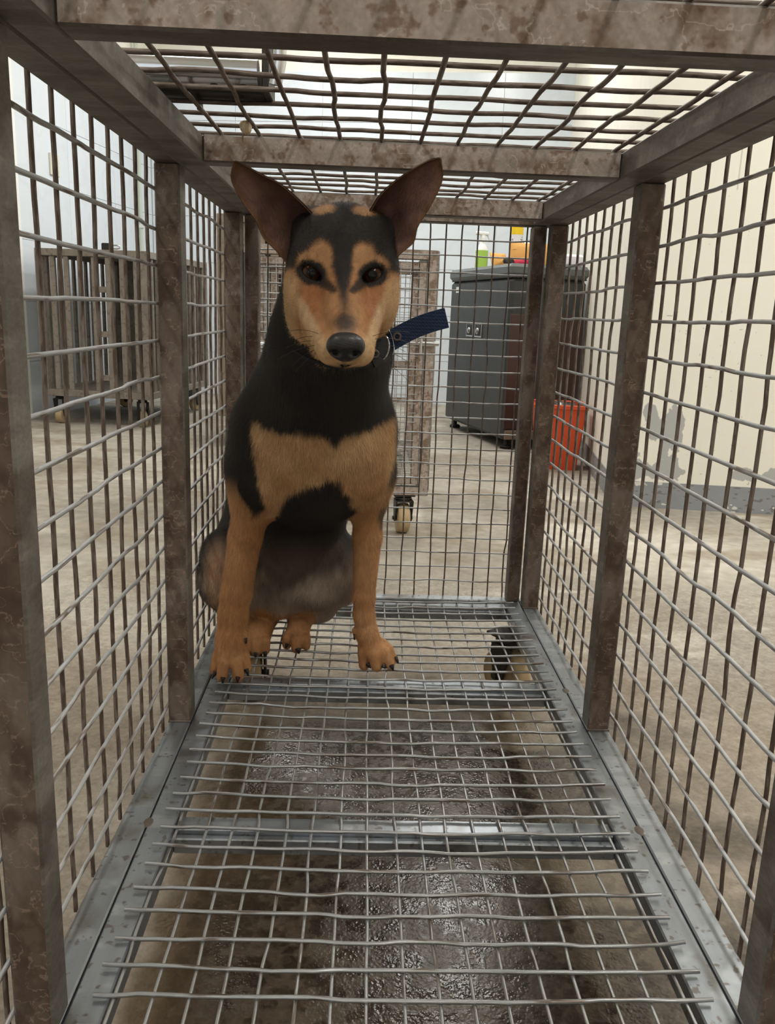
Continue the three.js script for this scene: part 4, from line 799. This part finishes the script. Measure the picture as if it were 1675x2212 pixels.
function coat(x, y, z, nx, ny, nz, tag) {
  const n1 = noise3(x * 110, y * 60, z * 110) - 0.5, n2 = noise3(x * 340, y * 170, z * 340) - 0.5, n3 = noise3(x * 28, y * 28, z * 28) - 0.5;
  const jx = x + n1 * 0.006 + n2 * 0.004, jy = y + n1 * 0.008 + n2 * 0.006;
  const k = 1 + n2 * 0.32 + n1 * 0.18;
  let c;
  const hx = x - EYE0[0], hy = y - EYE0[1], hz = z - EYE0[2];
  if (tag === 'head') c = faceColour(hx, hy, hz, ny);
  else {
    c = mix3(C.black, C.soft, clamp(0.12 + n3 * 0.5));
    if (tag === 'foreleg' || tag === 'foretoe' || tag === 'shoulder') {
      const leg = 1 - sstep(0.262, 0.30, jy);
      let t = mix3(C.tan, C.rust, clamp(0.5 + n3 * 1.3 + sstep(0.17, 0.06, y) * 0.25));
      c = mix3(c, t, leg * (nz > -0.6 || y < 0.2 ? 1 : 0.4));
      c = mix3(c, C.black, sstep(0.004, -0.004, polyDist(ARM_BLACK, jx, jy)) * sstep(-0.5, 0.0, nz) * 0.96);
      if (x > -0.1) c = mix3(c, C.soft, ell2(jx, jy, -0.013, 0.235, 0.008, 0.024, 0.5) * 0.8);
    } else if (tag === 'hindfoot' || tag === 'hindtoe') c = mix3(mix3(C.foot, C.rust, clamp(0.4 + n3)), C.brown, sstep(0.02, 0.008, y) * 0.5);
    else if (tag === 'thigh') {
      c = mix3(c, C.grey, sstep(0.3, 0.9, nz) * 0.25);
      if (x < -0.2) c = mix3(c, mix3(C.tan, C.grey, 0.3), ell2(jx, jy, -0.247, 0.125, 0.018, 0.048, 0.45) * sstep(0.1, 0.5, nz) * 0.8);
      else c = mix3(c, C.grey, sstep(0.15, 0.10, jy) * sstep(0.0, 0.4, nz) * 0.8);
    } else if (tag === 'belly' || tag === 'body') { c = mix3(c, C.belly, sstep(0.205, 0.13, jy) * sstep(0.1, 0.5, nz) * 0.85); }
    if (innerShare > 0 && y < 0.2 && z < -0.17 && (tag === 'body' || tag === 'belly' || tag === 'thigh')) c = mix3(c, mix3(mix3(C.grey, C.belly, clamp(0.25 + n3 * 1.6)), C.tan, sstep(0.085, 0.06, jy) * 0.25), innerShare * sstep(0.165, 0.12, jy + n3 * 0.05));
    if ((tag === 'body' || tag === 'shoulder' || tag === 'neck' || tag === 'foreleg') && z > -0.2 && y > 0.235) {
      const pd = polyDist(TAN_CHEST, jx, jy);
      const arm = sstep(0.004, -0.004, polyDist(ARM_BLACK, jx, jy));
      c = mix3(c, mix3(C.tan, C.pale, clamp(0.42 + n3 * 1.1)), sstep(0.004, -0.005, pd) * (1 - arm) * sstep(-0.35, 0.1, nz));
    }
  }
  return [c[0] * k, c[1] * k, c[2] * k];
}

// ears: cupped leaves between an inner and an outer margin, with thickness
function earGeo(inner, outer, side) {
  const lerpP = (pl, t) => { const q = t * (pl.length - 1), i = Math.min(pl.length - 2, Math.floor(q)), f = q - i; return mix3(pl[i], pl[i + 1], f); };
  const smooth = (pl) => { const c = new THREE.CatmullRomCurve3(pl.map((p) => new THREE.Vector3(...p)), false, 'centripetal'); return (t) => { const v = c.getPointAt(clamp(t)); return [v.x, v.y, v.z]; }; };
  void lerpP; const fi = smooth(inner), fo = smooth(outer), NT = 34, NS = 22, th = 0.0016, G = [];
  for (let i = 0; i <= NT; i++) { const t = i / NT, a = fi(t), b = fo(t), m = mix3(a, b, 0.5), row = []; const D = mix(0.040, 0.004, Math.pow(t, 0.75)) * (1 - 0.25 * t);
    for (let j = 0; j <= NS; j++) { const th2 = Math.PI * j / NS, cs = Math.cos(th2), sn = Math.pow(Math.sin(th2), 0.8); row.push([m[0] + (a[0] - m[0]) * cs + side * 0.10 * D * sn * -1, m[1] + (a[1] - m[1]) * cs + 0.15 * D * sn, m[2] + (a[2] - m[2]) * cs - D * sn]); } G.push(row); }
  const Nn = G.map((r, i) => r.map((p, j) => { const u = new THREE.Vector3().subVectors(new THREE.Vector3(...G[Math.min(NT, i + 1)][j]), new THREE.Vector3(...G[Math.max(0, i - 1)][j])), v = new THREE.Vector3().subVectors(new THREE.Vector3(...G[i][Math.min(NS, j + 1)]), new THREE.Vector3(...G[i][Math.max(0, j - 1)])); const n = u.cross(v).normalize(); if (n.z < 0) n.negate(); return n; }));
  const P = [], N = [], K = [], I = [];
  for (const s of [1, -1]) for (let i = 0; i <= NT; i++) for (let j = 0; j <= NS; j++) {
    const p = G[i][j], n = Nn[i][j], t = i / NT, e = Math.min(j, NS - j) / NS, thin = th * Math.min(1, 0.35 + e * 6) * (1 - 0.4 * t);
    P.push(p[0] + n.x * s * thin, p[1] + n.y * s * thin, p[2] + n.z * s * thin); N.push(n.x * s, n.y * s, n.z * s);
    const q = noise3(p[0] * 240, p[1] * 240, p[2] * 240) - 0.5, edge = sstep(0.20, 0.03, e + q * 0.08) , tipq = sstep(0.78, 1.0, t);
    let c = s > 0 ? mix3(L3(92, 64, 54), L3(112, 80, 68), sstep(0.35, 0.65, noise3(p[0] * 70, p[1] * 70, 3))) : mix3(C.soft, C.brown, 0.5 + q);
    c = mix3(c, L3(118, 82, 52), Math.max(edge * 0.75, tipq * 0.8));
    if (s > 0) c = mix3(c, C.brown, sstep(0.55, 0.75, noise3(p[0] * 120, p[1] * 40, 5)) * 0.35);
    const k = 1 + q * 0.35; K.push(c[0] * k, c[1] * k, c[2] * k);
  }
  const w = NS + 1, off = (NT + 1) * w;
  const face = (a, b, c, d, o) => o ? I.push(a, b, c, a, c, d) : I.push(a, c, b, a, d, c);
  const probe = () => { const a = new THREE.Vector3(P[0 + 3 * (10 * w + 10)], P[1 + 3 * (10 * w + 10)], P[2 + 3 * (10 * w + 10)]), b = new THREE.Vector3(...P.slice(3 * (11 * w + 10), 3 * (11 * w + 10) + 3)), c = new THREE.Vector3(...P.slice(3 * (10 * w + 11), 3 * (10 * w + 11) + 3)); return b.sub(a).cross(c.sub(a)).z > 0; };
  const o = probe();
  for (let i = 0; i < NT; i++) for (let j = 0; j < NS; j++) { const a = i * w + j, b = a + w, c = b + 1, d = a + 1; face(a, b, c, d, o); face(off + a, off + b, off + c, off + d, !o); }
  for (let i = 0; i < NT; i++) for (const j of [0, NS]) { const a = i * w + j, b = a + w; face(a, off + a, off + b, b, (j === 0) === o); }
  for (let j = 0; j < NS; j++) { const a = NT * w + j, b = a + 1; face(a, off + a, off + b, b, !o); }
  return { P, N, K, I };
}
{
  const h = 0.0026, net = surfaceNets(dogSDF, [-0.30, -0.005, -0.46], [0.03, 0.64, 0.165], h);
  const P = net.P, N = Array.from(net.N), I = net.I, K = [];
  for (let i = 0; i < P.length; i += 3) { const c = coat(P[i], P[i + 1], P[i + 2], N[i], N[i + 1], N[i + 2], dogTag(P[i], P[i + 1], P[i + 2])); K.push(c[0], c[1], c[2]); }
  const bodyCount = P.length / 3;
  const e3 = (l, z0, z1) => l.map(([x, y], i) => hl(x < 0 ? x : x * 0.96, y * (x < 0 ? 0.91 : 0.985), mix(z0, z1, i / (l.length - 1))).slice(0, 3));
  const ears = [
    earGeo(e3([[-0.030, 0.062], [-0.0365, 0.0695], [-0.049, 0.082], [-0.0675, 0.0975], [-0.0905, 0.1085], [-0.106, 0.1165], [-0.113, 0.118]], -0.040, -0.014), e3([[-0.060, 0.010], [-0.072, 0.0245], [-0.0845, 0.037], [-0.0925, 0.0555], [-0.106, 0.0755], [-0.1175, 0.100], [-0.1145, 0.117]], -0.030, -0.014), -1),
    earGeo(e3([[0.026, 0.064], [0.032, 0.0725], [0.038, 0.082], [0.0565, 0.099], [0.0845, 0.116], [0.095, 0.120], [0.102, 0.1205]], -0.040, -0.014), e3([[0.052, 0.010], [0.063, 0.023], [0.0785, 0.037], [0.0815, 0.051], [0.0955, 0.0745], [0.1065, 0.101], [0.1035, 0.1195]], -0.030, -0.014), 1)];
  for (const q of ears) { const b = P.length / 3; for (const v of q.P) P.push(v); for (const v of q.N) N.push(v); for (const v of q.K) K.push(v); for (const v of q.I) I.push(v + b); }
  const g = new THREE.BufferGeometry();
  g.setAttribute('position', new THREE.Float32BufferAttribute(P, 3)); g.setAttribute('normal', new THREE.Float32BufferAttribute(N, 3)); g.setAttribute('color', new THREE.Float32BufferAttribute(K, 3)); g.setIndex(I);
  const dog = mesh('dog', g, std({ vertexColors: true, roughness: 0.82 }));
  dog.userData = { label: 'black and tan short haired dog sitting in the cage, facing forward', category: 'dog' };
  // eyes, nose leather, claws, whiskers
  const eyeM = new THREE.MeshPhysicalMaterial({ vertexColors: true, roughness: 0.2, specularIntensity: 0.3, clearcoat: 0.35, clearcoatRoughness: 0.02 });
  for (const q of eyes) {
    const eg = new THREE.SphereGeometry(0.0124, 48, 32), ep = eg.attributes.position, ec = [];
    for (let i = 0; i < ep.count; i++) { const r = Math.hypot(ep.getX(i), ep.getY(i)) / 0.0124, f = ep.getZ(i) > 0; const c = !f || r > 0.86 ? L3(58, 46, 42) : r > 0.42 ? mix3(L3(62, 36, 22), L3(40, 24, 16), sstep(0.7, 0.84, r)) : L3(9, 8, 8); ec.push(...c); }
    eg.setAttribute('color', new THREE.Float32BufferAttribute(ec, 3));
    const e = mesh('eye', xf(eg, { p: hl(...q).slice(0, 3) }), eyeM, dog);
    void e;
  }
  {
    const n = new THREE.SphereGeometry(1, 48, 32), p = n.attributes.position;
    for (let i = 0; i < p.count; i++) {
      let x = p.getX(i), y = p.getY(i), z = p.getZ(i);
      const wdt = 0.0182 * (y < 0 ? 1 - 0.22 * y * y * (1 + 0.4 * Math.abs(y)) : 1), hgt = y > 0 ? 0.0125 : 0.0145;
      let X = Math.sign(x) * Math.pow(Math.abs(x), 0.9) * wdt, Y = y * hgt, Z = Math.sign(z) * Math.pow(Math.abs(z), 0.8) * 0.0115;
      const nd = Math.hypot((Math.abs(X) - 0.0092) / 0.0042, (Y + 0.0045) / 0.0026); if (z > 0) Z -= 0.0085 * Math.exp(-nd * nd);
      if (z > 0) Z -= 0.0016 * Math.exp(-((X / 0.0012) ** 2)) * (Y < -0.001 ? 1 : 0);
      p.setXYZ(i, X, Y, Z);
    }
    n.computeVertexNormals();
    const nb = tex(128, 128, (u, v) => 255 * fbm(u * 40, v * 40, 2, 971, 40), { srgb: false }); nb.repeat.set(2, 2);
    mesh('nose', xf(n, { r: [0.28, 0, 0], s: [1.06, 1.08, 1], p: hl(0.0075, -0.0718, 0.0730).slice(0, 3) }), new THREE.MeshPhysicalMaterial({ color: 0x1b191b, roughness: 0.42, bumpMap: nb, bumpScale: 0.0003, clearcoat: 0.25, clearcoatRoughness: 0.3 }), dog).userData.label = 'black leathery nose';
  }
  const clawM = std({ color: 0x1f1a17, roughness: 0.35 });
  const claw = (a, b) => { const m = [mix(a[0], b[0], 0.5), mix(a[1], b[1], 0.4), mix(a[2], b[2], 0.65)]; const pts = [a.slice(0, 3), m, b.slice(0, 3)], c = new THREE.CatmullRomCurve3(pts.map((q) => new THREE.Vector3(...q))), n = 8, gs = [];
    for (let i = 0; i < n; i++) { const u = c.getPoint(i / n), v = c.getPoint((i + 1) / n), r0 = mix(a[3], b[3] * 0.6, i / n), r1 = mix(a[3], b[3] * 0.6, (i + 1) / n), L = u.distanceTo(v); const cy = new THREE.CylinderGeometry(r1, r0, L * 1.05, 10, 1, i < n - 1); cy.applyQuaternion(new THREE.Quaternion().setFromUnitVectors(new THREE.Vector3(0, 1, 0), v.clone().sub(u).normalize())); cy.translate((u.x + v.x) / 2, (u.y + v.y) / 2, (u.z + v.z) / 2); gs.push(cy); }
    mesh('claw', merged(gs), clawM, dog); };
  for (const key of ['CL', 'CR', 'CH']) for (let i = 0; i < CLAW[key].length; i += 2) claw(CLAW[key][i], CLAW[key][i + 1]);
  claw([-0.0480, 0.0555, -0.1675, 0.0034], [-0.0490, 0.0470, -0.1665, 0.002]); claw([-0.1982, 0.0665, -0.1145, 0.0032], [-0.1965, 0.060, -0.1125, 0.002]);
  const wm = std({ color: 0x2a2320, roughness: 0.5 }), wrn = rng(12);
  for (const s of [-1, 1]) for (let i = 0; i < 6; i++) { const y = -0.062 - i * 0.0035, z = 0.048 - (i % 3) * 0.007, x = 0.007 + s * 0.027, L = 0.028 + wrn() * 0.02, up = 0.35 - i * 0.16; const pts = []; for (let k = 0; k <= 6; k++) { const t = k / 6; pts.push(hl(x + s * L * t * 0.9, y + L * up * t - 0.010 * t * t, z - L * 0.45 * t * t).slice(0, 3)); } mesh('whisker', wireGeo(pts, 0.00022, 4), wm, dog); }

  // short coat: fine hairs lying along the body
  const fr = rng(2024), NF = 200000, tri = new THREE.BufferGeometry();
  tri.setAttribute('position', new THREE.Float32BufferAttribute([-0.5, 0, 0, 0.5, 0, 0, 0.32, 0.55, 0.10, -0.32, 0.55, 0.10, 0, 1, 0.08], 3)); tri.setAttribute('normal', new THREE.Float32BufferAttribute([0, 0, 1, 0, 0, 1, 0, 0, 1, 0, 0, 1, 0, 0, 1], 3)); tri.setIndex([0, 1, 2, 0, 2, 3, 3, 2, 4]);
  const nTri = I.length / 3, area = new Float32Array(nTri); let tot = 0;
  for (let t = 0; t < nTri; t++) { const a = I[3 * t] * 3, b = I[3 * t + 1] * 3, c = I[3 * t + 2] * 3; const ux = P[b] - P[a], uy = P[b + 1] - P[a + 1], uz = P[b + 2] - P[a + 2], vx = P[c] - P[a], vy = P[c + 1] - P[a + 1], vz = P[c + 2] - P[a + 2]; let ar = Math.hypot(uy * vz - uz * vy, uz * vx - ux * vz, ux * vy - uy * vx) / 2; const nz = N[a + 2]; ar *= nz < -0.35 ? 0.15 : 1; tot += ar; area[t] = tot; }
  const fur = new THREE.InstancedMesh(tri, std({ color: 0xffffff, roughness: 0.75 }), NF); fur.name = 'fur'; fur.userData.kind = 'stuff'; fur.castShadow = fur.receiveShadow = true;
  const mtx = new THREE.Matrix4(), X = new THREE.Vector3(), Y = new THREE.Vector3(), Z = new THREE.Vector3(), n = new THREE.Vector3(), col = new THREE.Color(); let cnt = 0;
  for (let f = 0; f < NF; f++) {
    const target = (f + fr()) / NF * tot; let lo = 0, hi = nTri - 1; while (lo < hi) { const m = (lo + hi) >> 1; if (area[m] < target) lo = m + 1; else hi = m; }
    const a = I[3 * lo], b = I[3 * lo + 1], c = I[3 * lo + 2]; let u = fr(), v = fr(); if (u + v > 1) { u = 1 - u; v = 1 - v; }
    const W3 = (Ar, q) => Ar[a * 3 + q] * (1 - u - v) + Ar[b * 3 + q] * u + Ar[c * 3 + q] * v;
    const x = W3(P, 0), y = W3(P, 1), z = W3(P, 2); n.set(W3(N, 0), W3(N, 1), W3(N, 2)).normalize();
    const hx = x - EYE0[0], hy = y - EYE0[1], hz = z - EYE0[2], isEar = a >= bodyCount, head = isEar || (hy > -0.1 && hz > -0.1);
    let len = 0.0075, wd = 0.00042, lift = 0.16;
    if (head) {
      if (eyes.some((q) => Math.hypot(hx - q[0], (hy - q[1]) * 1.2, (hz - q[2]) * 0.6) < 0.0145)) continue;
      if (Math.hypot(hx - 0.0075, hy + 0.072) < 0.0215 && hz > 0.045) continue;
      if (isEar) { Y.set(Math.sign(hx) * 0.55, 0.6, -0.1); len = 0.0048; } else { Y.set(hx * 1.1 - 0.004, hy + 0.075, (hz - 0.085) * 0.6); len = hz > 0 ? (hy < -0.078 ? 0.0018 : 0.0036) : 0.0055; }
      wd = 0.0003; lift = 0.14;
    } else if (y < 0.05) { Y.set(0, -0.6, 0.35); len = 0.0042; wd = 0.00034; }
    else if (y < 0.24 && z > -0.2) { Y.set(x < -0.1 ? -0.05 : 0.03, -1, -0.06); len = 0.006; }
    else Y.set((x + 0.11) * 1.5, -1, -0.3);
    Y.x += (fr() - 0.5) * 0.5; Y.y += (fr() - 0.5) * 0.5; Y.z += (fr() - 0.5) * 0.5;
    Y.addScaledVector(n, -Y.dot(n)); if (Y.lengthSq() < 1e-6) continue; Y.normalize().addScaledVector(n, lift + fr() * 0.22).normalize();
    len *= 0.65 + fr() * 0.7;
    X.crossVectors(Y, n).normalize(); Z.crossVectors(X, Y);
    mtx.makeBasis(X.multiplyScalar(wd), Y.multiplyScalar(len), Z.multiplyScalar(len)); mtx.setPosition(x - n.x * 0.0004, y - n.y * 0.0004, z - n.z * 0.0004);
    const kk = 0.78 + fr() * 0.5; col.setRGB(clamp(W3(K, 0) * kk), clamp(W3(K, 1) * kk), clamp(W3(K, 2) * kk));
    fur.setMatrixAt(cnt, mtx); fur.setColorAt(cnt, col); cnt++;
  }
  fur.count = cnt; dog.add(fur);
}

// ------------------------------------------------------------------ the dog's collar: black band, blue webbing end standing off to the side
{
  const t = thing('dog_collar', 'dark collar with a loose blue webbing end on the dog', 'collar');
  const c0 = new THREE.Vector3(-0.0835, 0.478, -0.052), ax = new THREE.Vector3(-0.13, -0.80, -0.60).normalize();      // ring axis = neck axis
  const e1 = new THREE.Vector3(1, 0, 0).addScaledVector(ax, -ax.x).normalize(), e2 = new THREE.Vector3().crossVectors(ax, e1);
  const ringPts = []; for (let i = 0; i <= 60; i++) { const a = i / 60 * Math.PI * 2; ringPts.push(c0.clone().addScaledVector(e1, Math.cos(a) * 0.0665).addScaledVector(e2, Math.sin(a) * 0.0665)); }
  const ribbon = (pts, wdir, w, th) => { const P = [], I = []; const n = pts.length; for (let i = 0; i < n; i++) { const T = pts[Math.min(n - 1, i + 1)].clone().sub(pts[Math.max(0, i - 1)]).normalize(), wd = wdir(i).clone().addScaledVector(T, -wdir(i).dot(T)).normalize(), nn = new THREE.Vector3().crossVectors(T, wd); for (const [s, q] of [[-1, -1], [1, -1], [1, 1], [-1, 1]]) { const v = pts[i].clone().addScaledVector(wd, s * w / 2).addScaledVector(nn, q * th / 2); P.push(v.x, v.y, v.z); } } for (let i = 0; i < n - 1; i++) for (let k = 0; k < 4; k++) { const a = i * 4 + k, b = i * 4 + (k + 1) % 4, c = a + 4, d = b + 4; I.push(a, b, c, b, d, c); } I.push(0, 2, 1, 0, 3, 2); const e = (n - 1) * 4; I.push(e, e + 1, e + 2, e, e + 2, e + 3); const g = new THREE.BufferGeometry(); g.setAttribute('position', new THREE.Float32BufferAttribute(P, 3)); g.setIndex(I); const q = g.toNonIndexed(); q.computeVertexNormals(); const uv = []; const pp = q.attributes.position; for (let i = 0; i < pp.count; i++) uv.push(pp.getX(i) * 1, pp.getY(i) * 1); q.setAttribute('uv', new THREE.Float32BufferAttribute(uv, 2)); return q; };
  const bandM = std({ color: 0x15161a, roughness: 0.6 });
  mesh('neck_band', ribbon(ringPts, () => ax, 0.024, 0.003), bandM, t);
  const weave = tex(64, 64, (u, v) => 255 * (0.5 + 0.25 * Math.sin(u * Math.PI * 16) * (Math.sin(v * Math.PI * 16) > 0 ? 1 : -1) + 0.25 * Math.sin(v * Math.PI * 16)), { srgb: false }); weave.repeat.set(34, 34);
  const blue = std({ color: 0x1c3050, roughness: 0.8, bumpMap: weave, bumpScale: 0.0008 });
  const sPts = []; for (let i = 0; i <= 16; i++) { const q = i / 16; sPts.push(new THREE.Vector3(mix(-0.0235, 0.0455, q), mix(0.470, 0.5025, q) + 0.004 * Math.sin(q * Math.PI), mix(-0.012, -0.006, q))); }
  mesh('webbing_end', ribbon(sPts, () => new THREE.Vector3(-0.35, 1, 0.08), 0.0225, 0.0026), blue, t).userData.label = 'stiff blue woven strap end';
  mesh('leather_tab', ribbon([new THREE.Vector3(-0.040, 0.457, 0.012), new THREE.Vector3(-0.030, 0.463, 0.006), new THREE.Vector3(-0.0195, 0.471, -0.006)], () => new THREE.Vector3(-0.45, 1, 0.2), 0.027, 0.004), bandM, t);
  const ringM = M.chrome;
  mesh('d_ring', xf(new THREE.TorusGeometry(0.0135, 0.0014, 8, 32), { s: [0.62, 1, 1], r: [0, -0.5, -0.25], p: [-0.0265, 0.4665, 0.0035] }), ringM, t);
  mesh('keeper_loop', xf(new THREE.TorusGeometry(0.0150, 0.0013, 8, 32), { s: [0.32, 1, 1], r: [0, -0.4, 0.30], p: [-0.0185, 0.4745, -0.007] }), ringM, t);
  for (const [x, y, z] of [[-0.0098, 0.4795, -0.0085], [-0.0345, 0.4605, 0.0125]]) mesh('eyelet', xf(new THREE.TorusGeometry(0.0038, 0.0013, 8, 20), { r: [0, -0.1, 0], p: [x, y, z] }), M.weld, t);
}
renderer.render(scene, camera);
